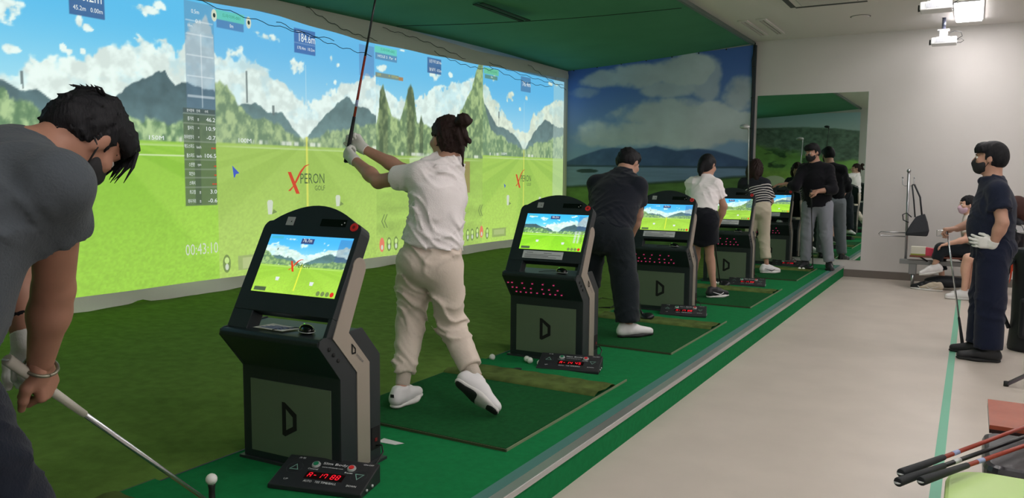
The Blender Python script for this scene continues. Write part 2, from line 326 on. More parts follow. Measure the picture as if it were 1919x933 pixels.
    if k in (2, 4):
        c = mixc(c, np.array([236, 232, 96.]), sst(0.016, 0.008, np.abs(Y-sp['vy']))*((Z < 1.78) & (Z > 0.75))*0.75)
        c = mixc(c, np.array([236, 244, 240.]), sst(0.008, 0.004, np.abs(Y-sp['vy']))*((Z >= 1.78) & (Z < 2.5))*0.35)
    if k == 3:
        c = mixc(c, np.array([206, 222, 196.]), sst(0.05, 0.02, np.abs(Z-1.60-0.16*(Y-8.0)))*((Y > 7.75) & (Y < 8.5))*0.55)
    # light poles
    for (py, z0, z1) in {1: [(3.22, 2.0, 2.12)], 2: [(5.265, 2.06, 2.35), (5.59, 1.98, 2.06)], 4: [(9.85, 2.1, 2.3)], 3: []}[k]:
        c = mixc(c, np.array([96, 110, 112.]), (((np.abs(Y-py) < 0.006) & (Z > z0) & (Z < z1)) | ((np.abs(Y-py) < 0.014) & (Z > z1-0.09) & (Z < z1))).astype(float)*0.8)
    c = c*(1-sp['wash'])+np.array([206, 220, 190.])*sp['wash']
    if vivid:
        g = c.mean(axis=-1, keepdims=True); c = g+(c-g)*(1+vivid); c = 255*(np.clip(c, 0, 255)/255)**(1+0.35*vivid)
    if hud:
        for kk in HUD:
            for (a, b, z0, z1, hc, al) in HUD[kk]: c = mixc(c, np.array(hc, float), ((Y >= a) & (Y <= b) & (Z >= z0) & (Z <= z1)).astype(float)*al)
        if k == 2 or k == 1:  # grid in the map column
            for zz in (2.07, 2.24, 2.42, 2.60, 2.72): c = mixc(c, np.array([236, 244, 246.]), ((np.abs(Z-zz) < 0.006) & (Y > 4.61) & (Y < 4.89)).astype(float)*0.5)
            c = mixc(c, np.array([236, 244, 246.]), ((np.abs(Y-4.76) < 0.006) & (Z > 1.98) & (Z < 2.62)).astype(float)*0.45)
            for r in range(10): c = mixc(c, np.array([150, 162, 146.]), ((np.abs(Z-(1.915-0.08*r)) < 0.004) & (Y > 4.56) & (Y < 4.89)).astype(float)*0.6)
    return tolin(c)

def picture_mat(name, strength):
    m = bpy.data.materials.new(name); m.use_nodes = True; nt = m.node_tree; b = nt.nodes['Principled BSDF']
    a = nt.nodes.new('ShaderNodeVertexColor'); a.layer_name = 'picture'
    b.inputs['Base Color'].default_value = (0.06, 0.06, 0.06, 1); b.inputs['Roughness'].default_value = 0.6; b.inputs['Specular IOR Level'].default_value = 0.2
    nt.links.new(a.outputs['Color'], b.inputs['Emission Color']); b.inputs['Emission Strength'].default_value = strength
    MATS[name] = m; return m
M_pic = picture_mat('projected_picture', SCREEN_STRENGTH)
def grid_quads(nu, nv):
    i = np.arange(nu*nv).reshape(nv, nu); return np.stack([i[:-1, :-1], i[:-1, 1:], i[1:, 1:], i[1:, :-1]], -1).reshape(-1, 4)

SLAB = {1: 'leftmost projected golf screen with blue sky, dark data column and bright lawn', 2: 'projected golf screen reading 184.6m with red and grey logo on lawn',
        3: 'projected golf screen with tall fir trees behind the person swinging a club', 4: 'farthest projected golf screen, next to the blue sky mural'}
screens = {}
for k in (1, 2, 3, 4):
    sp = SPEC[k]; y0, y1 = sp['y0'], sp['y1']
    if k == 1: y0 = 1.2
    zb = 0.43
    root = thing('projection_screen', SLAB[k], 'screen', (XS, 0, 0), 0, 'projection screens along the bay wall'); screens[k] = root
    nu = int((y1-y0)/0.0105); nv = int((2.93-zb)/0.0105)
    gy, gz = np.meshgrid(np.linspace(y0, y1, nu), np.linspace(zb, 2.93, nv))
    C_ = paint(gy, gz, k)
    drape = 0.012*np.sin(gy*5.1)*sst(1.2, 0.45, gz)
    topz = np.interp(gy[0], [1, 4.7, 5.48, 6.84, 8.0, 9.34, 10.6, 11.97], [2.90, 2.90, 2.93, 2.87, 2.875, 2.90, 2.94, 2.985])
    zz = zb+(gz-zb)*(topz-zb)/(2.93-zb) if False else gz
    mesh_np('picture', np.stack([drape, gy, zz], -1).reshape(-1, 3), grid_quads(nu, nv), M_pic, root, colors=C_.reshape(-1, 3))
    # grey cloth hem below the picture
    mb = MB(); n = int((y1-y0)/0.05)+2; V = []
    for j in range(n):
        y = y0+(y1-y0)*j/(n-1); puck = 0.03*math.exp(-((y-4.1)/0.08)**2)
        for (dx, z) in ((0.002+0.012*math.sin(y*5.1), zb+0.004), (0.012+0.014*math.sin(y*4.3+1), 0.385), (0.02+0.02*math.sin(y*5.7), 0.318+0.006*math.sin(y*7)+puck)): V.append((dx, y, z))
    mb.add(V, [(j*3+i, j*3+i+1, (j+1)*3+i+1, (j+1)*3+i) for j in range(n-1) for i in range(2)], True)
    mb.build('hem', M_grey_cloth, root)

# grey valance strip above the pictures, with hanging net cord
mb = MB(); V = []; n = 130
vt = ([-1, 4.7, 5.8, 7.19, 9.34, 11.97, 12.1], [3.12, 3.12, 3.105, 3.088, 3.02, 3.115, 3.12]); vb = ([-1, 4.71, 5.48, 6.84, 9.34, 11.97, 12.1], [2.90, 2.90, 2.93, 2.865, 2.896, 2.986, 2.99])
for j in range(n):
    y = YB+(YF-0.01-YB)*j/(n-1); a = float(np.interp(y, *vt)); b_ = float(np.interp(y, *vb))
    V += [(XS-0.02, y, a+0.06), (XS+0.03, y, (a+b_)/2), (XS+0.022+0.004*math.sin(y*9), y, b_+0.004*math.sin(y*6))]
mb.add(V, [(j*3+i, j*3+i+1, (j+1)*3+i+1, (j+1)*3+i) for j in range(n-1) for i in range(2)], True)
val = mb.build('valance', mat('valance_cloth', (208, 212, 202), rough=0.9, bump=0.1, bscale=50)); tag(val, 'grey cloth valance hanging along the top edge of the screens', 'valance')
for (ya, yb, za, zb_, sag) in ((4.6, 6.4, 2.90, 2.80, .03), (6.0, 7.1, 3.07, 2.90, .05), (5.6, 7.0, 2.86, 2.72, .03), (7.2, 8.9, 3.05, 2.92, -.03), (8.2, 9.6, 2.92, 2.86, .05), (9.5, 11.4, 2.90, 2.80, .06), (9.5, 11.8, 2.95, 2.86, .03), (10.6, 11.9, 3.06, 2.80, .02)):
    pts = []
    for i in range(25):
        t = i/24; pts.append((XS+0.05, ya+(yb-ya)*t, za+(zb_-za)*t-sag*math.sin(math.pi*t)+0.012*math.sin(t*37+ya)))
    MB().tube(pts, 0.0035, 5).build('net_cord', MATS['black_metal'], val)

# lettering on the projected pictures
E_white = mat('glow_white', (20, 20, 20), emit=(232, 240, 238), estr=1.0); E_red = mat('glow_red', (30, 5, 5), emit=(204, 74, 50), estr=1.0)
E_grey = mat('glow_grey', (20, 20, 20), emit=(78, 100, 66), estr=1.0); E_yel = mat('glow_yellow', (20, 20, 10), emit=(206, 200, 80), estr=1.0)
E_pale = mat('glow_pale', (20, 20, 20), emit=(198, 228, 140), estr=1.0); E_dk = mat('glow_dark', (20, 20, 20), emit=(122, 146, 84), estr=1.0)
E_tx = mat('glow_teal_text', (20, 20, 20), emit=(60, 150, 110), estr=1.0); E_blue = mat('glow_blue', (10, 10, 30), emit=(70, 96, 190), estr=1.0); E_lg = mat('glow_light', (20, 20, 20), emit=(206, 216, 196), estr=1.0)
E_pink = mat('glow_pink', (30, 10, 10), emit=(226, 130, 104), estr=1.0)
AY, AZ = (0, 1, 0), (0, 0, 1)
def stext(k, s, y, z, h, m, width=None, align='LEFT'): return text('lettering', s, (0.016, y, z), AY, AZ, h, m, screens[k], width, align)
stext(1, '46.2m', 3.63, 2.70, 0.085, E_white, 0.21); stext(1, '45.2m   0.00m', 3.61, 2.625, 0.035, E_white, 0.235)
stext(1, '0.5m', 4.66, 2.78, 0.035, E_white, 0.08); stext(1, '0.1', 4.70, 2.70, 0.035, E_white, 0.05); stext(1, '10m', 4.62, 2.66, 0.022, E_white)
rows = [('총거리', 'm', '46.2', 0), ('발사각', '°', '10.9', 0), ('좌우방향각', '°', '-0.7', 0), ('헤드스피드', 'km/h', '--', 1), ('볼스피드', 'km/h', '106.5', 0), ('스핀량', 'rpm', '-', 1), ('회전수', '', '-', 1), ('스매시', '', '--', 1), ('최고점', 'm', '3.0', 0), ('좌우거리', 'm', '-0.6', 0)]
stext(1, '분석항목', 4.585, 1.93, 0.026, E_white, 0.075); stext(1, '단위', 4.685, 1.93, 0.026, E_white, 0.035); stext(1, '수치', 4.77, 1.93, 0.026, E_white, 0.035)
for i, (a, b_, c_, red) in enumerate(rows):
    z = 1.855-0.08*i
    stext(1, a, 4.65, z, 0.036, E_white, 0.02*len(a), 'RIGHT')
    if b_ and b_ != '°': stext(1, b_, 4.70, z, 0.024, E_white, 0.012*len(b_), 'CENTER')
    elif b_: stext(1, b_, 4.70, z+0.012, 0.014, E_white, 0.012, 'CENTER')
    stext(1, c_, 4.88, z, 0.036 if not red else 0.012, E_red if red else E_white, 0.024*len(c_), 'RIGHT')
stext(1, '00:43:10', 4.53, 0.675, 0.10, E_lg, 0.345)
stext(2, '드라이버-001', 4.99, 2.80, 0.034, E_tx, 0.2); stext(2, '0m', 5.07, 2.72, 0.032, E_white, 0.04)
stext(2, 'TOTAL', 5.895, 2.812, 0.018, E_white); stext(2, '184.6m', 5.93, 2.722, 0.082, E_white, 0.225); stext(2, '170.4m  10.2m', 5.905, 2.645, 0.03, E_white, 0.24)
stext(2, '100M', 5.14, 1.685, 0.04, E_white, 0.15); stext(1, '150M', 4.21, 1.675, 0.035, E_white, 0.14); stext(4, '100M', 9.9, 1.685, 0.035, E_white, 0.15)
stext(3, '드라이버-002', 7.20, 2.80, 0.034, E_tx, 0.25); stext(3, 'HOLE 5  Par  4', 7.15, 2.725, 0.03, E_white, 0.33); stext(3, '순위', 7.14, 2.515, 0.03, E_yel, 0.06); stext(3, '4  157.0m', 7.34, 2.52, 0.026, E_yel, 0.18)
stext(3, '남은거리 287.4m', 8.14, 2.785, 0.045, E_white, 0.26); stext(3, '높낮이  -0.5m', 8.14, 2.685, 0.045, E_white, 0.26)
stext(4, '드라이버', 9.5, 2.82, 0.034, E_tx, 0.25); stext(4, '0m', 9.6, 2.75, 0.028, E_white); stext(4, '76.4m', 10.5, 2.73, 0.07, E_white, 0.25)
def xperon(k, y, z, w_, mcolor, mred):
    """X with a sweeping stroke, PERON, small GOLF"""
    s = w_/0.52
    def q(a, b): return (0.015, y+a*s, z+b*s)
    mb = MB()
    mb.add([q(.0, .0), q(.035, .0), q(.10, .10), q(.17, .20), q(.235, .255), q(.30, .272), q(.30, .266), q(.245, .245), q(.19, .185), q(.12, .085), q(.055, .0)], [(0, 1, 9), (1, 2, 9), (2, 3, 8, 9), (3, 4, 7, 8), (4, 5, 6, 7)])
    mb.add([q(.0, .19), q(.045, .19), q(.16, -.03), q(.11, -.03)], [(0, 1, 2, 3)])
    mb.build('logo_mark', mred, screens[k])
    text('lettering', 'PERON', q(.172, .072), AY, AZ, .105*s, mcolor, screens[k], .345*s); text('lettering', 'GOLF', q(.375, 0.0), AY, AZ, .05*s, mcolor, screens[k], .15*s)
xperon(2, 5.745, 1.225, 0.52, E_grey, E_red); xperon(4, 10.32, 1.23, 0.48, E_grey, E_red)
# markers, flags, icons in the pictures
def flat(k, pts, m, name='marker', lift=0.015): return MB().add([(lift, a, b) for a, b in pts], [tuple(range(len(pts)))]).build(name, m, screens[k])
flat(2, [(5.06, 1.47), (5.14, 1.40), (5.10, 1.39), (5.085, 1.36), (5.075, 1.36)], E_blue, 'flag')
flat(4, [(9.98, 1.27), (10.03, 1.24), (10.0, 1.2)], E_blue, 'flag')
for k, y, z0, z1 in ((2, 5.51, 1.00, 1.14), (2, 6.47, 1.05, 1.17), (4, 10.1, .95, 1.1), (4, 11.1, .95, 1.05)):
    flat(k, [(y-.03, z0), (y+.02, z0), (y+.035, z1-.02), (y+.02, z1), (y-.025, z1), (y-.04, z1-.02)], E_lg, 'tee_marker'); flat(k, [(y+.02, z0), (y+.09, z0+.02), (y+.04, z0+.05)], E_dk, 'marker_shadow', 0.014)
def oval(k, y, z, m, w_=.045, h=.085, name='icon', lift=0.015): return flat(k, [(y+w_*math.cos(t*math.pi/8), z+h*math.sin(t*math.pi/8)) for t in range(16)], m, name, lift)
for k, y, z, mm in ((2, 4.97, .565, E_dk), (3, 7.20, .575, E_pink), (3, 7.33, .575, E_dk), (3, 7.46, .575, E_dk), (3, 9.02, .575, E_dk), (3, 9.13, .575, E_dk), (3, 9.26, .59, E_dk), (3, 9.37, .60, E_pink), (4, 9.52, .57, E_dk)):
    oval(k, y, z, mm); oval(k, y, z-.03, E_lg, .02, .03, 'icon_mark', .017); 
    if mm is E_dk: oval(k, y, z+.03, E_pale, .026, .03, 'icon_mark', .017)
for k, y, z in ((3, 7.24, .93), (3, 9.33, .98)):
    for dy in (0, .05): flat(k, [(y+dy, z), (y+dy+.02, z), (y+dy-.03, z-.08), (y+dy+.02, z-.16), (y+dy, z-.16), (y+dy-.05, z-.08)], E_dk, 'chevron')
for y0_, n_ in ((4.90, '◂'), (5.29, '▸')): oval(2, y0_, 2.80, E_lg, .03, .055); oval(2, y0_, 2.80, mat('glow_black', (5, 5, 5), emit=(36, 60, 60)), .014, .02, 'icon_mark', .017)

# ------------------------------------------------------------------ far mural (print on cloth) and the mural behind the camera, seen in the mirror
def print_mat(name, rough=0.7):
    m = bpy.data.materials.new(name); m.use_nodes = True; nt = m.node_tree; b = nt.nodes['Principled BSDF']
    a = nt.nodes.new('ShaderNodeVertexColor'); a.layer_name = 'picture'; nt.links.new(a.outputs['Color'], b.inputs['Base Color']); b.inputs['Roughness'].default_value = rough; b.inputs['Specular IOR Level'].default_value = 0.25
    MATS[name] = m; return m
M_print = print_mat('mural_print')
x0, x1, z0, z1 = -5.93, -2.905, 0.2, 3.34
nu, nv = 220, 230
gx, gz = np.meshgrid(np.linspace(x0, x1, nu), np.linspace(0, 1, nv)); topz = np.interp(gx, [x0, x1], [3.15, 3.325]); gz = z0+(topz-z0)*gz
n = fbm(gx*1.6+1, gz*2.2, 5, 6); n2 = fbm(gx*6, gz*7, 9, 4)
t = sst(1.8, 3.2, gz); c = np.array([140, 168, 208.])*(1-t[..., None])+np.array([84, 118, 196.])*t[..., None]
cm = np.zeros_like(gx)
for (a, b_, ra, rb, s_) in [(-5.3,2.95,.45,.16,1),(-4.7,2.95,.6,.2,1),(-4.0,3.0,.5,.25,1),(-4.2,2.75,.5,.15,.9),(-3.6,2.85,.25,.3,.8),(-3.08,2.66,.25,.26,.9),(-4.3,2.35,.85,.28,1),(-3.55,2.32,.42,.2,1),(-4.6,2.1,.9,.22,1),(-3.6,2.05,.9,.2,1),(-5.2,2.0,.6,.16,.9),(-2.98,2.12,.3,.22,1.1),(-5.6,2.75,.3,.1,.6)]:
    d = ((gx-a)/ra)**2+((gz-b_)/rb)**2; cm = np.maximum(cm, s_*sst(0.0, 0.9, 1.5-d+2.2*(n-0.5)+0.8*(n2-0.5)))
cl = np.array([214, 220, 228.])*(0.82+0.28*n)[..., None]
c = mixc(c, cl, np.clip(cm, 0, 1)*0.92)
xs, zs = zip(*[(-5.94,1.62),(-5.67,1.72),(-5.29,1.83),(-5.10,1.85),(-4.73,1.83),(-4.50,1.84),(-4.37,1.87),(-4.02,1.79),(-3.68,1.82),(-3.43,1.79),(-3.15,1.71),(-2.85,1.61)])
c = mixc(c, np.array([76, 98, 142.])*(0.88+0.3*n2)[..., None], sst(-.015, .015, np.interp(gx, xs, zs)-gz))
shore = 1.545-0.02*(gx+5.9)/3
c = mixc(c, np.array([122, 146, 184.])*(0.93+0.14*fbm(gx*2, gz*30, 3, 3))[..., None], sst(-.01, .01, shore-gz))
c = mixc(c, np.array([64, 84, 104.]), sst(.022, .008, np.abs(gz-shore-.01))*0.9)
d = ((gx+5.55)/.2)**2+((gz-1.47)/.035)**2; c = mixc(c, np.array([52, 70, 80.]), sst(1.2, .7, d))
gr = np.interp(gx, [-5.94, -4.62, -3.75, -2.84], [1.20, 1.27, 1.33, 1.41])+0.02*(n2-.5)
c = mixc(c, np.array([92, 124, 70.])*(0.8+0.4*fbm(gx*5, gz*14, 14, 4))[..., None], sst(-.01, .01, gr-gz))
c = mixc(c, np.array([48, 66, 62.]), sst(.03, .01, np.abs(gz-gr))*0.6)
o = mesh_np('sky_mural', np.stack([gx, np.full_like(gx, YF-0.02)+0.006*np.sin(gx*7), gz], -1).reshape(-1, 3), grid_quads(nu, nv), M_print, None, colors=tolin(c).reshape(-1, 3))
tag(o, 'cloth mural of blue sky, grey clouds, hills and lake on the far wall', 'mural')
# back mural
x0, x1 = -5.93, -2.9; nu, nv = 170, 170
gx, gz = np.meshgrid(np.linspace(x0, x1, nu), np.linspace(0.3, 3.25, nv)); n = fbm(gx*2, gz*3, 25, 5); n2 = fbm(gx*9, gz*12, 29, 4)
t = sst(2.7, 3.25, gz); c = np.array([196, 216, 220.])*(1-t[..., None])+np.array([180, 210, 222.])*t[..., None]
tl = np.interp(gx, [-5.8, -4.5, -3.6, -2.9], [2.86, 2.86, 2.81, 2.72])
c = mixc(c, np.array([112, 134, 120.])*(0.7+0.6*n2)[..., None], sst(-.02, .03, tl-gz+.04*(n2-.5)))
fld = np.interp(gx, [-5.8, -4.5, -3.6, -2.9], [2.35, 2.12, 1.9, 1.8]); fm = sst(-.08, .1, fld-gz+.4*(n-.5))
fc = np.array([138, 186, 100.])*(0.7+0.6*n)[..., None]; c = mixc(c, fc, fm*0.95)
c = mixc(c, np.array([72, 102, 70.])*(0.7+0.6*n2)[..., None], sst(.55, .68, fbm(gx*3+9, gz*7, 66, 4))*sst(1.5, 1.6, gz)*fm)
c = mixc(c, np.array([160, 196, 100.])*(0.9+0.2*n2)[..., None], sst(1.75, 1.45, gz))
for (a, b_, ra, rb) in ((-5.26, 1.24, .33, .17), (-5.62, 1.2, .2, .14)):
    d = ((gx-a)/ra)**2+((gz-b_)/rb)**2; c = mixc(c, np.array([222, 228, 200.]), sst(1.15, .95, d+.5*(n-.5)))
o = mesh_np('golf_course_mural', np.stack([gx, np.full_like(gx, YB+0.02), gz], -1).reshape(-1, 3), grid_quads(nu, nv)[:, ::-1], M_print, None, colors=tolin(c).reshape(-1, 3))
tag(o, 'cloth mural of a green golf course with bunker, seen reflected in the mirror', 'mural')
# mirror
o = thing('mirror', 'tall frameless wall mirror beside the sky mural', 'mirror', (-2.07, YF, 0.24))
boxobj('glass', (-0.747, -0.008, 0), (0.755, -0.001, 2.345), mat('mirror_glass', (226, 234, 230), rough=0.0, metal=1.0), o)
boxobj('backing', (-0.75, -0.0015, -0.003), (0.758, 0.0, 2.348), mat('mirror_edge', (150, 170, 160), rough=0.3), o)

# ------------------------------------------------------------------ ceiling fittings on the white side
M_white = mat('white_plastic', (226, 226, 230), rough=0.45); M_lamp = mat('lamp_diffuser', (255, 255, 255), emit=(255, 250, 248), estr=LAMP_STRENGTH)
M_dkslot = mat('grille_dark', (70, 72, 74), rough=0.8); M_trim = mat('vent_trim', (212, 208, 205), rough=0.6)
LP = [(-0.155, 10.95), (-0.155, 8.2), (-0.155, 5.4), (-0.155, 2.6), (-0.155, 0.0), (2.3, 10.4), (2.3, 7.2), (2.3, 4.0), (2.3, 0.9)]  # first panel is in view; the rest are unseen, added to light the room
for i, (x, y) in enumerate(LP):
    o = thing('ceiling_lamp', 'bright white ceiling lamp panel beside the hanging projector' if i == 0 else 'unseen ceiling lamp panel added for light over the %s, %s from the far wall' % ('walkway', ('first', 'second', 'third', 'fourth', 'fifth')[i]) if i < 5 else 'unseen ceiling lamp panel added for light near the right wall, %s from the far wall' % ('first', 'second', 'third', 'fourth')[i-5], 'lamp', (x, y, ZC), 0, 'ceiling lamp panels')
    boxobj('diffuser', (-0.135, -0.6, -0.03), (0.135, 0.6, -0.012), M_lamp, o)
    boxobj('frame', (-0.15, -0.615, -0.014), (0.15, 0.615, -0.0005), M_white, o)
for i, (y, lab) in enumerate(((11.3, 'white projector hanging on a ceiling mount near the far wall'), (9.0, 'white projector with slotted front beside the bright ceiling lamp'))):
    o = thing('projector', lab, 'projector', (-0.40, y, ZC), 0, 'ceiling projectors')
    b_ = MB().box((-0.15, -0.12, -0.33), (0.13, 0.12, -0.25)).build('body', M_white, o, 0.012)
    boxobj('grille', (-0.10, -0.123, -0.31), (0.05, -0.119, -0.265), mat('grille_light', (170, 172, 184), rough=0.6), b_)
    for q in range(9): boxobj('grille_bar', (-0.098+0.0168*q, -0.126, -0.308), (-0.092+0.0168*q, -0.122, -0.267), M_white, b_)
    MB().lathe([(0.0, 0), (0.03, 0), (0.035, -0.02), (0.028, -0.021), (0.0, -0.018)], (-0.15, 0.0, -0.29), 16, axis=0).build('lens', MATS['black_metal'], o)
    boxobj('mount_plate', (-0.09, -0.06, -0.25), (0.05, 0.06, -0.235), M_white, o); boxobj('mount_head', (-0.065, -0.045, -0.235), (0.025, 0.045, -0.155), M_white, o, 0.008)
    MB().tube([(-0.02, 0, -0.155), (-0.02, 0, -0.003)], 0.022, 12).build('mount_pole', mat('steel_dark', (96, 100, 120), rough=0.35, metal=0.7), o)
    boxobj('mount_collar', (-0.085, -0.05, -0.16), (0.045, 0.05, -0.145), M_white, o)
    MB().tube([(0.04, 0.0, -0.19), (0.10, -0.03, -0.175), (0.17, -0.03, -0.19), (0.185, -0.02, -0.24), (0.13, 0, -0.27)], 0.005, 6).build('cable', MATS['black_metal'], o)
    MB().tube([(0.13, -0.02, -0.28), (0.18, -0.03, -0.272), (0.205, -0.03, -0.295), (0.17, -0.02, -0.318), (0.13, 0, -0.315)], 0.004, 6).build('cable', MATS['black_metal'], o)
o = thing('ceiling_vent', 'twin-slot white air vent beside the green canopy', 'vent', (-2.53, 10.9, ZC))
for dx in (-0.115, 0.115):
    boxobj('slot', (dx-0.028, -0.55, -0.004), (dx+0.028, 0.56, -0.001), M_dkslot, o)
    boxobj('vent_frame', (dx-0.062, -0.58, -0.02), (dx-0.03, 0.59, -0.001), M_trim, o); boxobj('vent_frame', (dx+0.03, -0.58, -0.02), (dx+0.062, 0.59, -0.001), M_trim, o); boxobj('vent_frame', (dx-0.03, -0.58, -0.02), (dx+0.03, -0.55, -0.001), M_trim, o); boxobj('vent_frame', (dx-0.03, 0.56, -0.02), (dx+0.03, 0.59, -0.001), M_trim, o)
    boxobj('slot_blade', (dx-0.008, -0.55, -0.022), (dx+0.004, 0.56, -0.004), M_trim, o)
o = thing('air_conditioner', 'white ceiling cassette air conditioner with slotted grille at the top edge', 'air conditioner', (-1.5, 9.30, ZC))
boxobj('panel', (-0.48, -0.48, -0.03), (0.48, 0.48, -0.001), M_trim, o, 0.01)
boxobj('grille', (-0.30, -0.30, -0.036), (0.30, 0.30, -0.029), mat('ac_grille', (150, 148, 148), rough=0.7), o)
for q in range(16): boxobj('grille_slat', (-0.29, -0.29+0.0375*q, -0.042), (0.29, -0.275+0.0375*q, -0.034), M_trim, o)
boxobj('outlet', (-0.43, -0.38, -0.034), (-0.37, 0.38, -0.029), M_dkslot, o); boxobj('outlet', (-0.38, 0.37, -0.034), (0.38, 0.43, -0.029), M_dkslot, o)
o = thing('ceiling_speaker', 'round flush ceiling speaker in the white ceiling', 'speaker', (-1.31, 10.74, ZC))
MB().lathe([(0.105, -0.001), (0.105, -0.008), (0.09, -0.012), (0.02, -0.014)], (0, 0, 0), 24).build('cover', M_trim, o)
MB().lathe([(0.112, -0.0005), (0.118, -0.003), (0.106, -0.004)], (0, 0, 0), 24).build('ring', M_dkslot, o)
# ------------------------------------------------------------------ kiosks
M_blk = mat('kiosk_black', (30, 38, 42), rough=0.42); M_blk2 = mat('kiosk_side_black', (40, 44, 48), rough=0.5)
M_sil = mat('kiosk_silver', (168, 157, 146), rough=0.45, metal=0.35); M_ins = mat('kiosk_inset', (98, 114, 94), rough=0.42, metal=0.1)
M_pap = mat('notice_paper', (196, 200, 204), rough=0.8); M_ink = mat('print_ink', (96, 100, 106), rough=0.8); M_red = mat('button_red', (206, 48, 50), rough=0.4); M_dkred = mat('dark_red', (110, 20, 24), rough=0.5)
M_stk = mat('sticker_silver', (186, 190, 190), rough=0.35, metal=0.3)
M_led = mat('led_pink', (60, 5, 20), emit=(215, 62, 116), estr=0.7); M_seg = mat('segment_red', (60, 0, 5), emit=(255, 24, 44), estr=1.6)
KW = 0.55
SV, SZ = 0.4817, 0.8763; B0 = (-0.078, 0.617)
def tilt(u, s, d=0.0):      # point on the tilted display front; d = distance in front of it
    return (u, B0[0]+s*SV-d*SZ, B0[1]+s*SZ+d*SV)
M_lcd = picture_mat('lcd_picture', 1.15)
def seg7(mb, ch, q, h):
    """seven-segment glyph; q(a,b)->xyz in glyph box 0..0.6 x 0..1"""
    S = {'a': ((.1, .95), (.5, .95)), 'b': ((.55, .9), (.55, .55)), 'c': ((.55, .45), (.55, .1)), 'd': ((.1, .05), (.5, .05)), 'e': ((.05, .45), (.05, .1)), 'f': ((.05, .9), (.05, .55)), 'g': ((.1, .5), (.5, .5))}
    for s in {'A': 'abcefg', '-': 'g', '1': 'bc', '7': 'abcf', '8': 'abcdefg', '4': 'bcfg', '5': 'acdfg', ' ': ''}[ch]:
        (a0, b0), (a1, b1) = S[s]; t = .055
        if a0 == a1: mb.add([q(a0-t, b0), q(a0+t, b0), q(a0+t, b1), q(a0-t, b1)], [(0, 1, 2, 3)])
        else: mb.add([q(a0, b0-t), q(a1, b0-t), q(a1, b0+t), q(a0, b0+t)], [(0, 1, 2, 3)])
def d_logo(q, parent, m, name='logo'):
    mb = MB(); mb.add([q(0, .04), q(0, 1), q(.2, 1), q(1, .70), q(1, .24), q(.2, 0), q(.27, .19), q(.27, .81), q(.73, .60), q(.73, .33)],
                      [(0, 6, 7, 1), (1, 7, 2), (2, 7, 8, 3), (3, 8, 9, 4), (4, 9, 6, 5), (5, 6, 0)])
    return mb.build(name, m, parent)
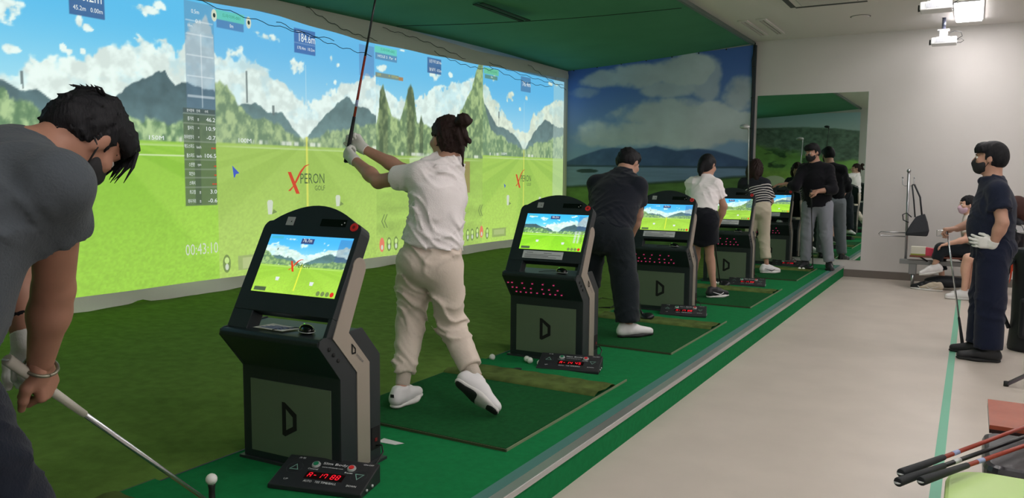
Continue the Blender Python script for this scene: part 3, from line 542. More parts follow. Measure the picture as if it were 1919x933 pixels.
def make_kiosk(label, loc, rz, pic, leds, notice, vivid=0.35, texts=True):
    k = thing('simulator_kiosk', label, 'kiosk', loc, rz, 'golf simulator kiosks along the platform')
    prof = [(0.0, 0.0), (0.0, 0.425), (-0.128, 0.578), (-0.128, 0.596), (-0.112, 0.606), (0.145, 0.609), (0.262, 0.476), (0.262, 0.0)]
    body = MB().prism(prof, lambda p, t: (t, p[0], p[1]), 0.006, KW-0.006).build('body', M_blk, k, 0.004)
    boxobj('base_plate', (-0.02, -0.012, 0.0), (KW+0.02, 0.285, 0.012), M_blk2, k)
    sp_ = [(0.0, 0.012), (0.0, 0.42), (-0.105, 0.55), (-0.128, 0.578), (-0.122, 0.602), (-0.10, 0.61), (-0.043, 0.612), (0.145, 0.614), (0.266, 0.478), (0.266, 0.012)]
    band = [(0.103, 0.014), (0.103, 0.431), (-0.047, 0.60), (0.086, 0.879)] + [(0.1255+0.042*math.cos(math.radians(155-a)), 0.872+0.042*math.sin(math.radians(155-a))) for a in range(0, 190, 24)] + [(0.166, 0.855), (0.052, 0.608), (0.187, 0.458), (0.187, 0.014)]
    for (ua, ub, uc) in ((0.0, 0.012, -0.004), (KW, KW-0.012, KW+0.004)):
        MB().prism(sp_, lambda p, t: (t, p[0], p[1]), ua, ub).build('side_panel', M_blk2, k, 0.002)
        MB().prism(band, lambda p, t: (t, p[0], p[1]), uc, ub).build('silver_band', M_sil, k)
    for (v, z) in ((-0.068, 0.56), (-0.042, 0.533), (-0.014, 0.504)):
        MB().lathe([(0.0, 0.0), (0.009, 0.0), (0.009, 0.003), (0.0, 0.003)], (KW, v, z), 10, axis=0).build('jack_hole', mat('hole_black', (8, 8, 10), rough=0.8), k)
    d_logo(lambda a, b: (KW+0.0055, 0.055+a*0.035*0.8+0.012-b*0.0, 0.515+b*0.045-a*0.012), k, MATS['hole_black'])
    text('lettering', 'DONGKUK', (KW+0.0055, 0.096, 0.505), (0, .72, -.69), (0, .69, .72), 0.010, M_ink, k, 0.06)
    boxobj('power_socket', (KW+0.0, 0.20, 0.06), (KW+0.003, 0.255, 0.16), MATS['hole_black'], k); boxobj('switch', (KW+0.002, 0.22, 0.095), (KW+0.006, 0.235, 0.11), M_dkred, k)
    # front inset with the logo
    ins = boxobj('inset_panel', (0.05, -0.004, 0.045), (0.50, 0.006, 0.368), M_ins, k)
    d_logo(lambda a, b: (0.232+a*0.082, -0.0055, 0.135+b*0.15), ins, MATS['hole_black'])
    # tilted display head: rounded top, see-through slot at the foot
    def slab(mb, pts): mb.prism(pts, lambda p, t: tilt(p[0], p[1], -t), 0.0, 0.066)
    mb = MB(); slab(mb, [(0.0, -0.012), (0.115, -0.012), (0.115, 0.072), (0.0, 0.072)]); slab(mb, [(0.53, -0.012), (KW, -0.012), (KW, 0.072), (0.53, 0.072)])
    arc = [(0.0, 0.072), (KW, 0.072), (KW, 0.455)] + [(KW-0.045+0.045*math.cos(math.radians(a)), 0.455+0.045*math.sin(math.radians(a))) for a in (20, 40, 58)]
    for i in range(15):
        t = i/14; u = 0.508-0.466*t; arc.append((u, 0.497+0.080*math.sin(math.pi*t)**0.85))
    arc += [(0.045-0.045*math.cos(math.radians(a)), 0.455+0.045*math.sin(math.radians(a))) for a in (58, 40, 20)] + [(0.0, 0.455)]
    slab(mb, arc); head = mb.build('display_head', M_blk, k, 0.003)
    # lcd picture
    nu, nv = 132, 76
    U, V = np.meshgrid(np.linspace(0, 1, nu), np.linspace(0, 1, nv)); sp = SPEC[pic]; ya, yb = sp['y0'], sp['y1']
    C_ = paint(ya+(yb-ya)*(0.02+0.96*U), 0.62+2.25*V, pic, hud=False, vivid=vivid)
    if vivid:
        m_ = ((U > .40) & (U < .55) & (V > .86) & (V < .96)); C_[m_] = tolin(np.array([40, 64, 120.]))
        m_ = ((U > .02) & (U < .17) & (V > .92) & (V < .98)) if pic != 4 else m_; C_[m_] = C_[m_]*0.5+0.5*tolin(np.array([60, 170, 150.]))
        m_ = (U > .86) & (V > .58) & (V < .97); C_[m_] = C_[m_]*0.55+0.45*tolin(np.array([50, 84, 140.]))
        m_ = (U > .03) & (U < .17) & (V > .025) & (V < .085); C_[m_] = tolin(np.array([70, 90, 60.]))
    P = np.array([tilt(0, 0, 0.0015)])+(0.064+0.462*U.reshape(-1, 1))*np.array([[1, 0, 0]])+(0.157+0.27*V.reshape(-1, 1))*np.array([[0, SV, SZ]])
    lcd = mesh_np('lcd_screen', P, grid_quads(nu, nv), M_lcd, k, colors=C_.reshape(-1, 3))
    lcd['label'] = 'lit screen showing a golf course'
    ax, ay = (1, 0, 0), (0, SV, SZ)
    L = lambda u, v, d=0.0025: tilt(0.064+0.462*u, 0.157+0.27*v, d)
    if texts:
        text('lettering', '76.7m' if pic == 2 else '46.2m', L(.475, .89), ax, ay, 0.017, E_white, lcd, 0.05, 'CENTER')
        if pic == 2 and not notice or pic == 4:
            s = 0.22
            mbx = MB(); qq = lambda a, b: tuple(np.array(L(.36, .40))+a*s*np.array(ax)+b*s*np.array(ay))
            mbx.add([qq(.0, .0), qq(.035, .0), qq(.10, .10), qq(.17, .20), qq(.235, .235), qq(.30, .24), qq(.30, .23), qq(.245, .22), qq(.19, .175), qq(.12, .085), qq(.055, .0)], [(0, 1, 9), (1, 2, 9), (2, 3, 8, 9), (3, 4, 7, 8), (4, 5, 6, 7)])
            mbx.add([qq(.0, .19), qq(.045, .19), qq(.16, -.03), qq(.11, -.03)], [(0, 1, 2, 3)]); mbx.build('logo_mark', mat('glow_red2', (20, 0, 0), emit=(232, 60, 30), estr=1.0), lcd)
            text('lettering', 'PERON', qq(.17, .06), ax, ay, .11*s, mat('glow_olive', (5, 5, 5), emit=(60, 96, 20)), lcd, .34*s)
        for (u, v) in ((.27, .24), (.69, .20)):
            mbx = MB(); mbx.add([L(u-.018, v-.03), L(u+.018, v-.03), L(u+.024, v+.03), L(u-.024, v+.03)], [(0, 1, 2, 3)]); mbx.build('tee_marker', E_white, lcd)
        for i, mm in enumerate((E_dk, E_dk, E_dk, mat('glow_red3', (20, 0, 0), emit=(230, 50, 40)))):
            u = .80+.053*i; mbx = MB(); mbx.add([L(u+.022*math.cos(t*math.pi/6), .055+.04*math.sin(t*math.pi/6)) for t in range(12)], [tuple(range(12))]); mbx.build('icon', mm, lcd)
        if pic == 1:
            for i in range(9):
                for (ua, ub) in ((.845, .88), (.90, .93), (.945, .975)):
                    mbx = MB(); v = .52-.036*i; mbx.add([L(ua, v), L(ub, v), L(ub, v+.018), L(ua, v+.018)], [(0, 1, 2, 3)]); mbx.build('table_row', E_white if ub < .94 else E_dk, lcd)
    # sticker, sensor window, round red button
    st = MB().prism([(0.125, 0.475), (0.168, 0.475), (0.168, 0.515), (0.125, 0.515)], lambda p, t: tilt(p[0], p[1], t), 0.0, 0.002).build('sticker', M_stk, head)
    MB().prism([(0.150, 0.490), (0.158, 0.490), (0.154, 0.499)], lambda p, t: tilt(p[0], p[1], t), 0.002, 0.0024).build('sticker_mark', MATS['hole_black'], head)
    MB().prism([(0.32, 0.478), (0.46, 0.478), (0.46, 0.512), (0.32, 0.512)], lambda p, t: tilt(p[0], p[1], t), 0.0, 0.0015).build('sensor_window', mat('gloss_black', (10, 12, 14), rough=0.12), head)
    for (a, b_) in ((0.438, 0.488), (0.45, 0.497)): MB().prism([(a+0.003*math.cos(t*math.pi/4), b_+0.003*math.sin(t*math.pi/4)) for t in range(8)], lambda p, t: tilt(p[0], p[1], t), 0.0015, 0.003).build('sensor_dot', M_stk, head)
    MB().prism([(0.508+0.019*math.cos(t*math.pi/10), 0.478+0.019*math.sin(t*math.pi/10)) for t in range(20)], lambda p, t: tilt(p[0], p[1], t), 0.0, 0.005).build('power_button', M_red, head)
    MB().prism([(0.508+0.008*math.cos(t*math.pi/8), 0.478+0.008*math.sin(t*math.pi/8)) for t in range(16)], lambda p, t: tilt(p[0], p[1], t), 0.005, 0.0055).build('button_mark', M_dkred, head)
    if notice:
        pp = MB().prism([(0.105, 0.092), (0.405, 0.092), (0.405, 0.147), (0.105, 0.147)], lambda p, t: tilt(p[0], p[1], t), 0.0005, 0.0015).build('notice', M_pap, head)
        for i, (a, b_) in enumerate(((0.13, 0.18), (0.26, 0.32), (0.12, 0.39), (0.12, 0.30), (0.12, 0.36))):
            s_ = (0.134, 0.133, 0.120, 0.110, 0.101)[i]; MB().prism([(a, s_-.002), (b_, s_-.002), (b_, s_+.0015), (a, s_+.0015)], lambda p, t: tilt(p[0], p[1], t), 0.0015, 0.0018).build('print_line', M_ink, pp)
    if leds:
        mb = MB()
        for (px_, py_) in [(127,173),(160,175),(245,184),(328,193),(413,202),(500,212),(147,213),(182,217),(245,225),(300,231),(393,241),(448,247),(517,255),(165,250),(200,255),(245,260),(287,264),(337,270),(390,277),(442,283),(485,287),(535,293)]:
            u = (px_-95)/595*KW; t = (py_-(118+0.115*(px_-95)))/165; v = -0.128+0.128*t; z = 0.578-0.153*t
            c_ = np.array((u, v-0.002, z-0.002)); a_ = np.array((0.0065, 0, 0)); b2 = np.array((0, -0.0042, 0.005)); n_ = np.array((0, -.77, -.64))*0.002
            mb.add([c_-a_-b2+n_, c_+a_-b2*0.6+n_, c_+a_+b2+n_, c_-a_+b2*0.6+n_], [(0, 1, 2, 3)])
        mb.build('led_array', M_led, k)['kind'] = 'stuff'
    MB().tube([(KW+0.004, 0.23, 0.075), (KW+0.03, 0.235, 0.08), (KW+0.055, 0.21, 0.06), (KW+0.06, 0.15, 0.02), (KW+0.045, 0.08, 0.008), (KW-0.0, -0.01, 0.006)], 0.004, 6).build('power_cable', MATS['black_metal'], k)
    return k
KX = -2.748
KL = [('nearest black and silver kiosk, its screen showing a red logo', 2.372, 2.6, 2, False, False),
      ('second nearest black kiosk, beside the bending person in black', 4.722, 1.8, 1, True, True),
      ('third black kiosk from the camera, before the person in black skirt', 7.02, 2.0, 2, True, True),
      ('fourth black kiosk, partly hidden by the person in white polo', 9.32, 1.5, 3, True, True),
      ('farthest black kiosk, under the hand of the person in black sweater', 11.60, 1.5, 4, True, True)]
kiosks = []
for i, (lab, y, a, pic, leds, notice) in enumerate(KL):
    kiosks.append(make_kiosk(lab, (KX, y, HP), math.radians(a), pic, leds, notice))

# a computer mouse on each shelf, a printed sheet on the nearest one
for i, (lab, y, a, *_r) in enumerate(KL):
    ca, sa = math.cos(math.radians(a)), math.sin(math.radians(a)); lx, ly = 0.405, -0.035
    o = thing('computer_mouse', 'black computer mouse on the shelf of the %s kiosk' % ('nearest', 'second nearest', 'third', 'fourth', 'farthest')[i], 'mouse', (KX+lx*ca-ly*sa, y+lx*sa+ly*ca, HP+0.610), math.radians(a+60), 'computer mice on the kiosk shelves')
    MB().ball((0, 0, 0.012), 0.03, 16, (0.95, 1.75, 0.72)).build('shell', MATS['gloss_black'] if i < 4 else mat('mouse_grey', (150, 156, 160), rough=0.4), o)
    MB().tube([(0.031*math.cos(t), 0.05*math.sin(t), 0.006) for t in np.linspace(0, 2*math.pi, 21)], 0.0022, 6).build('trim_ring', M_stk, o)
    MB().ball((0, 0.028, 0.031), 0.006, 8, (0.5, 1.2, 0.8)).build('wheel', mat('wheel_glow', (30, 60, 20), emit=(120, 220, 90), estr=0.6), o)
    MB().tube([(0, 0.05, 0.008), (-0.01, 0.09, 0.006), (-0.06, 0.12, 0.004), (-0.11, 0.11, 0.004)], 0.002, 5).build('cord', MATS['black_metal'], o)
o = MB().add([(0.0, 0.0, 0), (0.17, -0.005, 0), (0.20, 0.075, 0.001), (0.03, 0.085, 0.004), (0.0, 0.0, 0.001), (0.17, -0.005, 0.001), (0.20, 0.075, 0.002), (0.03, 0.085, 0.005)], [(3,2,1,0),(4,5,6,7),(0,1,5,4),(1,2,6,5),(2,3,7,6),(3,0,4,7)]).build('printed_sheet', mat('sheet_white', (208, 212, 204), rough=0.7))
o.location = (KX+0.14, 2.372-0.06, HP+0.6115); o.rotation_euler = (0, 0, 0.03); tag(o, 'printed paper sheet lying on the shelf of the nearest kiosk', 'paper')
for j in range(4): MB().add([(0.03+0.012*j, 0.012+0.014*j, 0.004), (0.15+0.008*j, 0.008+0.014*j, 0.003), (0.15+0.008*j, 0.015+0.014*j, 0.0035), (0.03+0.012*j, 0.019+0.014*j, 0.0045)], [(0, 1, 2, 3)]).build('print_line', mat('ink_blue', (120, 140, 180), rough=0.8), o)

# ------------------------------------------------------------------ tee controllers on the carpet
M_ctl = mat('controller_black', (34, 36, 40), rough=0.5); M_grn = mat('button_green', (30, 130, 90), rough=0.35); M_let = mat('print_white', (230, 234, 236), rough=0.6)
M_tri = mat('print_teal', (120, 164, 152), rough=0.6)
def make_controller(label, loc, rz, digits):
    c = thing('tee_controller', label, 'controller', loc, rz, 'tee controllers on the green carpet')
    Wc, Dc = 0.41, 0.185; hf, hb = 0.020, 0.078
    MB().prism([(0, 0), (0, hf), (0.02, hf+0.006), (Dc, hb), (Dc, 0)], lambda p, t: (t, p[0], p[1]), 0.0, Wc).build('box', M_ctl, c, 0.004)
    sl = (hb-hf-0.006)/(Dc-0.02); nn = math.hypot(1, sl); ax = (1, 0, 0); ay = (0, 1/nn, sl/nn)
    def q(u, s, d=0.0012): return (u, 0.02+s/nn-d*sl/nn, hf+0.006+s*sl/nn+d/nn)
    for (u, mm) in ((0.145, M_grn), (0.305, M_red)):
        for (r0, r1, h, m2, nm) in ((0.019, 0.0165, 0.007, M_stk, 'button_ring'), (0.0125, 0.011, 0.010, mm, 'button')):
            mb = MB(); n = 16; vs2 = [q(u+r0*math.cos(2*math.pi*t/n), 0.122+r0*math.sin(2*math.pi*t/n), 0.0) for t in range(n)]+[q(u+r1*math.cos(2*math.pi*t/n), 0.122+r1*math.sin(2*math.pi*t/n), h) for t in range(n)]
            mb.add(vs2, [tuple(range(n, 2*n))]+[(t, (t+1) % n, n+(t+1) % n, n+t) for t in range(n)]); mb.build(nm, m2, c)
    for (u, s, fl) in ((0.062, 0.092, 1), (0.355, 0.082, -1)):
        mb = MB(); R0, R1 = 0.024, 0.0175; A = [math.radians(90*fl+120*t) for t in range(3)]
        vs2 = [q(u+R0*math.cos(a), s+R0*math.sin(a)) for a in A]+[q(u+R1*math.cos(a), s+R1*math.sin(a)) for a in A]
        mb.add(vs2, [(t, (t+1) % 3, 3+(t+1) % 3, 3+t) for t in range(3)]); mb.build('arrow', M_tri, c)
        mb = MB(); mb.tube([q(u+0.034*math.cos(a), s+0.034*math.sin(a), 0.0005) for a in np.linspace(0, 2*math.pi, 25)], 0.0006, 4); mb.build('arrow_ring', mat('ring_dark', (52, 60, 62), rough=0.5), c)
    mb = MB(); mb.add([q(0.13, 0.036, 0.001), q(0.30, 0.036, 0.001), q(0.30, 0.079, 0.001), q(0.13, 0.079, 0.001)], [(0, 1, 2, 3)]); mb.build('display_window', mat('display_dark', (30, 8, 12), rough=0.2), c)
    mb = MB(); u = 0.140
    for ch in digits:
        if ch == ' ': u += 0.012; continue
        seg7(mb, ch, lambda a, b, u=u: q(u+a*0.026+b*0.004, 0.044+b*0.028, 0.0018), 0.03); u += 0.0225
    mb.build('display_digits', M_seg, c)
    for (s_, u, s, h, w_) in (('Slim Body', 0.172, 0.125, 0.018, 0.11), ('www.slimbody.com', 0.176, 0.108, 0.008, 0.095), ('Control', 0.122, 0.090, 0.009, 0.044), ('Reset', 0.287, 0.090, 0.009, 0.036), ('AUTO', 0.14, 0.014, 0.012, 0.036), ('TEE TIME/BALL', 0.19, 0.014, 0.012, 0.095), ('UP', 0.052, 0.014, 0.010, 0.018), ('DOWN', 0.33, 0.014, 0.010, 0.042), ('조절', 0.05, 0.150, 0.010, 0.03), ('ON-OFF', 0.345, 0.150, 0.008, 0.045)):
        text('lettering', s_, q(u, s, 0.0016), ax, ay, h, M_let, c, w_)
    for j in range(2): MB().lathe([(0.0, 0), (0.006, 0), (0.006, 0.006), (0.0, 0.006)], (Wc, 0.05+0.05*j, 0.018), 10, axis=0).build('plug_socket', M_stk, c)
    return c
for i, (y, dg) in enumerate(((2.172, 'A-17 88'), (4.44, 'A-14 45'), (6.79, 'A-17 88'), (9.10, 'A-17 88'), (11.42, 'A-17 88'))):
    make_controller('black tee controller with red digits %s' % ('in front of the nearest kiosk', 'beside golf balls at the second nearest kiosk', 'in front of the third kiosk', 'in front of the fourth kiosk', 'in front of the farthest kiosk')[i], (-2.39, y, HP), math.radians(15 if i < 3 else 10), dg)

# ------------------------------------------------------------------ hitting mats
M_matd = mat('mat_green', (24, 84, 44), rough=0.95, var=0.15, vscale=40, bump=0.4, bscale=500, spec=0.1); M_strip = mat('mat_brush', (92, 108, 58), rough=0.95, var=0.3, vscale=12, bump=0.6, bscale=350, spec=0.1)
M_fr = mat('mat_frame', (62, 70, 44), rough=0.6); M_frl = mat('mat_frame_light', (150, 156, 128), rough=0.5, metal=0.4)
MW, MD = 1.06, 1.465
mt = thing('hitting_mat', 'x', 'mat', (-2.84, 3.03, HP), 0, 'hitting mats on the platform')
boxobj('mat_pad', (0.008, 0.008, 0.0), (MW-0.008, 1.0, 0.014), M_matd, mt); boxobj('mat_back', (0.008, 1.29, 0.0), (MW-0.008, MD-0.004, 0.012), M_carpet, mt)
mb = MB(); V = []
for j in range(33):
    x = 0.008+(MW-0.016)*j/32
    for (dy, z) in ((1.0, 0.0), (1.004, 0.022), (1.05, 0.034), (1.15, 0.02), (1.24, 0.030), (1.288, 0.022), (1.29, 0.0)): V.append((x, dy+0.002*math.sin(j*2.1), z+0.002*math.sin(j*1.3+dy*20) if z else 0.0))
mb.add(V, [(j*7+i, j*7+i+1, (j+1)*7+i+1, (j+1)*7+i) for j in range(32) for i in range(6)], True); mb.build('brush_strip', M_strip, mt)
for a, b_, m_ in (((0, 0, 0), (MW, 0.008, 0.012), M_fr), ((0, 0, 0), (0.008, MD, 0.012), M_fr), ((MW-0.006, 0, 0), (MW, MD, 0.012), M_frl)): boxobj('mat_frame', a, b_, m_, mt)
MB().lathe([(0.028, 0.0), (0.028, 0.0145), (0.0, 0.0145)], (0.36, 1.33, 0), 14).build('tee_hole', mat('hole_green', (10, 34, 22), rough=0.9), mt)
MLAB = ['dark green hitting mat under the person swinging a club', 'dark green hitting mat under the bending person in black trousers', 'dark green hitting mat under the person in black skirt', 'dark green hitting mat under the person in striped top', 'nearest dark green hitting mat, under the person in the grey shirt']
mt['label'] = MLAB[0]
for i, y in ((1, 5.325), (2, 7.63), (3, 9.93), (4, 0.52)):
    c = copy_tree(mt); c.location = (-2.84, y, HP); c['label'] = MLAB[i]

# ------------------------------------------------------------------ golf balls and tee
M_ball = mat('ball_white', (232, 232, 228), rough=0.3, bump=0.25, bscale=420)
me0 = MB().ball((0, 0, 0), 0.0214, 18).build('golf_ball', M_ball)
balls = [(-2.772, 4.52, HP, 'white golf ball alone at the edge of the olive turf'), (-2.545, 4.60, HP, 'left of two touching white golf balls before the second kiosk'), (-2.508, 4.575, HP, 'right of two touching white golf balls before the second kiosk'), (-2.415, 4.545, HP, 'white golf ball half hidden behind the second tee controller'),
         (-2.53, 6.42, HP+.0, 'left white golf ball near the club head by the third kiosk'), (-2.487, 6.45, HP+.0, 'right white golf ball near the club head by the third kiosk'), (-2.52, 9.06, HP, 'left white golf ball at the foot of the fourth kiosk'), (-2.475, 9.05, HP, 'right white golf ball at the foot of the fourth kiosk'),
         (-1.965, 11.12, HP, 'left of two white golf balls by the feet of the person in grey trousers'), (-1.915, 11.13, HP, 'right of two white golf balls by the feet of the person in grey trousers'), (-2.62, 11.2, HP+0.085, 'white golf ball on a tee before the farthest kiosk'), (-2.387, 1.903, HP+0.108, 'white golf ball on a black rubber tee in the foreground')]
for i, (x, y, z, lab) in enumerate(balls):
    o = me0 if i == 0 else me0.copy()
    if i: COL.objects.link(o)
    o.location = (x, y, z+0.0214); tag(o, lab, 'golf ball', 'golf balls')
M_rub = mat('rubber_black', (20, 24, 24), rough=0.6)
for (x, y, h, lab) in ((-2.387, 1.903, 0.112, 'black rubber tee holding the foreground golf ball'), (-2.62, 11.2, 0.088, 'black rubber tee before the farthest kiosk')):
    o = MB().lathe([(0.022, 0), (0.022, 0.006), (0.0125, 0.012), (0.0115, h-0.02), (0.014, h-0.004), (0.013, h), (0.009, h-0.002), (0.0, h-0.006)], (0, 0, 0), 16).build('rubber_tee', M_rub); o.location = (x, y, HP); tag(o, lab, 'tee')
o = MB().add([(0, 0, 0), (0.10, 0.01, 0), (0.125, 0.045, 0.001), (0.0, 0.05, 0.002), (0, 0, 0.001), (0.10, 0.01, 0.001), (0.125, 0.045, 0.002), (0.0, 0.05, 0.003)], [(3,2,1,0),(4,5,6,7),(0,1,5,4),(1,2,6,5),(2,3,7,6),(3,0,4,7)]).build('paper_scrap', mat('scrap_white', (206, 210, 208), rough=0.7))
o.location = (-2.37, 2.83, HP+0.001); tag(o, 'white paper scrap on the carpet behind the nearest kiosk', 'paper')

o = MB().tube([(-2.46, 4.98, HP+.06), (-2.60, 5.4, HP+.012), (-2.86, 5.9, HP+.022), (-3.10, 6.6, HP+.032), (-3.16, 7.25, HP+.034), (-2.95, 7.22, HP+.026), (-2.88, 6.80, HP+.022), (-2.97, 6.75, HP+.026), (-2.80, 6.95, HP+.02), (-2.70, 7.24, HP+.03)], .004, 6).build('power_lead', MATS['black_metal']); tag(o, 'thin black power lead lying on the turf between the second and third kiosks', 'cable')
# ------------------------------------------------------------------ smooth implicit surfaces for people
A3 = lambda p: np.array(p, dtype=np.float64)
def nrm(v): v = A3(v); return v/np.linalg.norm(v)
def mix3(a, b, t): return A3(a)*(1-t)+A3(b)*t
class Vol:
    def __init__(s, prims, h, pad=0.03):
        lo = np.min([p[0] for p in prims], axis=0)-pad; hi = np.max([p[1] for p in prims], axis=0)+pad
        s.lo = lo; s.h = h; s.n = np.ceil((hi-lo)/h).astype(int)+2; s.f = np.full(s.n, 0.25, dtype=np.float32)
        for (a, b, fn, k, op) in prims: s.add(a, b, fn, k, op)
    def axes(s, i0, i1): return [(s.lo[d]+s.h*np.arange(i0[d], i1[d])).astype(np.float32).reshape([-1 if e == d else 1 for e in range(3)]) for d in range(3)]
    def add(s, a, b, fn, k, op):
        m = max(k, 0.0)+2.5*s.h+(0.03 if op == '+' else 0.0)
        i0 = np.maximum(0, np.floor((a-m-s.lo)/s.h).astype(int)); i1 = np.minimum(s.n, np.ceil((b+m-s.lo)/s.h).astype(int)+1)
        if (i1 <= i0).any(): return
        X, Y, Z = s.axes(i0, i1); d = fn(X, Y, Z); sl = tuple(slice(i0[q], i1[q]) for q in range(3)); f = s.f[sl]
        if op == '-': s.f[sl] = np.maximum(f, -d); return
        if k > 0:
            hh = np.maximum(k-np.abs(f-d), 0)/k; s.f[sl] = np.minimum(f, d)-hh*hh*k*0.25
        else: s.f[sl] = np.minimum(f, d)
    def ripple(s, amp, freq, seed=0.0, vert=1.0):
        m = np.abs(s.f) < max(0.03, 3*s.h); i, j, k = np.nonzero(m); x = s.lo[0]+s.h*i+seed; y = s.lo[1]+s.h*j; z = (s.lo[2]+s.h*k)*vert
        r = 0; q = seed; X_ = x+.05*np.sin(11*y+7*z+q)+.03*np.sin(23*z-9*x); Y_ = y+.05*np.sin(13*z-8*x+2*q); Z_ = z+.04*np.sin(12*x+9*y+q)+.02*np.sin(29*y+17*x)
        for (ax_, ay_, az_, w_, ff) in ((.5, .3, .9, 1.0, 1.0), (-.75, .3, .6, 1.0, 1.25), (.8, -.7, .35, .8, .9), (.2, .6, 1.0, .6, 2.1)):
            q += 1.9; a = freq*ff*(ax_*X_+ay_*Y_+az_*Z_)+q; g = np.clip(1.8*np.sin(7.3*X_-5.1*Y_+6.7*Z_+q*2.3)*np.sin(5.9*Y_+8.3*Z_-3*X_+q)+.25, 0, 1)
            r = r+w_*g*((1-np.abs(np.sin(a)))**2*2-.5)
        s.f[m] -= (amp*r).astype(np.float32)
    def mesh(s):
        f = s.f; S = f < 0; n = f.shape; cs = np.zeros([q-1 for q in n], dtype=np.uint8)
        for a in (0, 1):
            for b in (0, 1):
                for c in (0, 1): cs += S[a:n[0]-1+a, b:n[1]-1+b, c:n[2]-1+c]
        cell = (cs > 0) & (cs < 8); idx = np.full(cs.shape, -1, dtype=np.int64); ci, cj, ck = np.nonzero(cell); idx[cell] = np.arange(len(ci))
        acc = np.zeros((len(ci), 3)); cnt = np.zeros(len(ci)); cr = [(a, b, c) for a in (0, 1) for b in (0, 1) for c in (0, 1)]
        for p in cr:
            for d in range(3):
                if p[d]: continue
                q = list(p); q[d] = 1; f1 = f[ci+p[0], cj+p[1], ck+p[2]]; f2 = f[ci+q[0], cj+q[1], ck+q[2]]; m = (f1 < 0) != (f2 < 0)
                t = np.where(m, f1/np.where(m, f1-f2, 1), 0); e = np.array(p, float)[None, :].repeat(len(ci), 0); e[:, d] = t; acc[m] += e[m]; cnt[m] += 1
        v = s.lo+s.h*(np.stack([ci, cj, ck], 1)+acc/cnt[:, None]); Q = []
        for d in range(3):
            e, g = (d+1) % 3, (d+2) % 3; sa = [slice(None)]*3; sb = [slice(None)]*3; sa[d] = slice(0, n[d]-1); sb[d] = slice(1, n[d])
            for q in (e, g): sa[q] = slice(1, n[q]-1); sb[q] = slice(1, n[q]-1)
            a_, b_ = S[tuple(sa)], S[tuple(sb)]; I = np.stack(np.nonzero(a_ != b_), 1)
            if not len(I): continue
            flip = a_[I[:, 0], I[:, 1], I[:, 2]]; I = I.copy(); I[:, e] += 1; I[:, g] += 1
            def cellat(de, dg): J = I.copy(); J[:, e] -= de; J[:, g] -= dg; return idx[J[:, 0], J[:, 1], J[:, 2]]
            q4 = np.stack([cellat(1, 1), cellat(0, 1), cellat(0, 0), cellat(1, 0)], 1); q4[~flip] = q4[~flip][:, ::-1]; Q.append(q4)
        Q = np.concatenate(Q); return v, Q[(Q >= 0).all(1)]

def cone(a, b, ra, rb, k=0.02, flat=None, s=1.0, ends='', op='+'):
    """tapered limb; flat = axis along which the section is scaled by s; ends: 'a'/'b' cut flat"""
    a, b = A3(a), A3(b); ab = b-a; L2 = ab@ab; L = math.sqrt(L2); n = None if flat is None else nrm(flat)
    r = max(ra, rb)*max(1.0, s); lo, hi = np.minimum(a, b)-r, np.maximum(a, b)+r; mn = min(1.0, s)
    def fn(X, Y, Z):
        px, py, pz = X-a[0], Y-a[1], Z-a[2]; h = (px*ab[0]+py*ab[1]+pz*ab[2])/L2; t = np.clip(h, 0, 1); qx, qy, qz = px-t*ab[0], py-t*ab[1], pz-t*ab[2]
        if n is not None:
            w_ = qx*n[0]+qy*n[1]+qz*n[2]; g = w_*(1.0/s-1.0); qx, qy, qz = qx+g*n[0], qy+g*n[1], qz+g*n[2]
        d = (np.sqrt(qx*qx+qy*qy+qz*qz)-(ra+(rb-ra)*t))*(mn if n is not None else 1.0)
        if 'b' in ends: d = np.maximum(d, (h-1)*L)
        if 'a' in ends: d = np.maximum(d, -h*L)
        return d.astype(np.float32)
    return (lo, hi, fn, k, op)
def ell(c, rad, R=None, k=0.02, op='+', cut=None):
    """ellipsoid; R = (x axis, y axis, z axis); cut = [(axis index, sign, limit)] keeps sign*(coord) > sign*limit"""
    c = A3(c); rad = A3(rad); R = np.eye(3) if R is None else np.array(R, float); r = rad.max()
    def fn(X, Y, Z):
        p = (X-c[0], Y-c[1], Z-c[2]); q = [p[0]*R[i][0]+p[1]*R[i][1]+p[2]*R[i][2] for i in range(3)]
        k0 = np.sqrt(sum((q[i]/rad[i])**2 for i in range(3))); k1 = np.sqrt(sum((q[i]/rad[i]**2)**2 for i in range(3)))
        d = k0*(k0-1)/np.maximum(k1, 1e-6)
        for (i, sg, lim) in (cut or []): d = np.maximum(d, sg*(lim-q[i]))
        return d.astype(np.float32)
    return (c-r, c+r, fn, k, op)
def region(c, R, lims, rad=0.25):
    """subtract the region where all sg*(coord-lim) > 0"""
    c = A3(c); R = np.array(R, float)
    def fn(X, Y, Z):
        p = (X-c[0], Y-c[1], Z-c[2]); d = None
        for (i, sg, lim) in lims:
            e = sg*(lim-(p[0]*R[i][0]+p[1]*R[i][1]+p[2]*R[i][2])); d = e if d is None else np.maximum(d, e)
        return d.astype(np.float32)
    return (c-rad, c+rad, fn, 0.0, '-')

def soft(name, prims, h, m, parent, base, ripple=None, extra=None):
    V = Vol(prims, h)
    if ripple: V.ripple(*ripple)
    v, q = V.mesh()
    for (v2, q2) in (extra or []): q = np.concatenate([q, q2+len(v)]); v = np.concatenate([v, v2])
    return mesh_np(name, v-A3(base), q, m, parent)

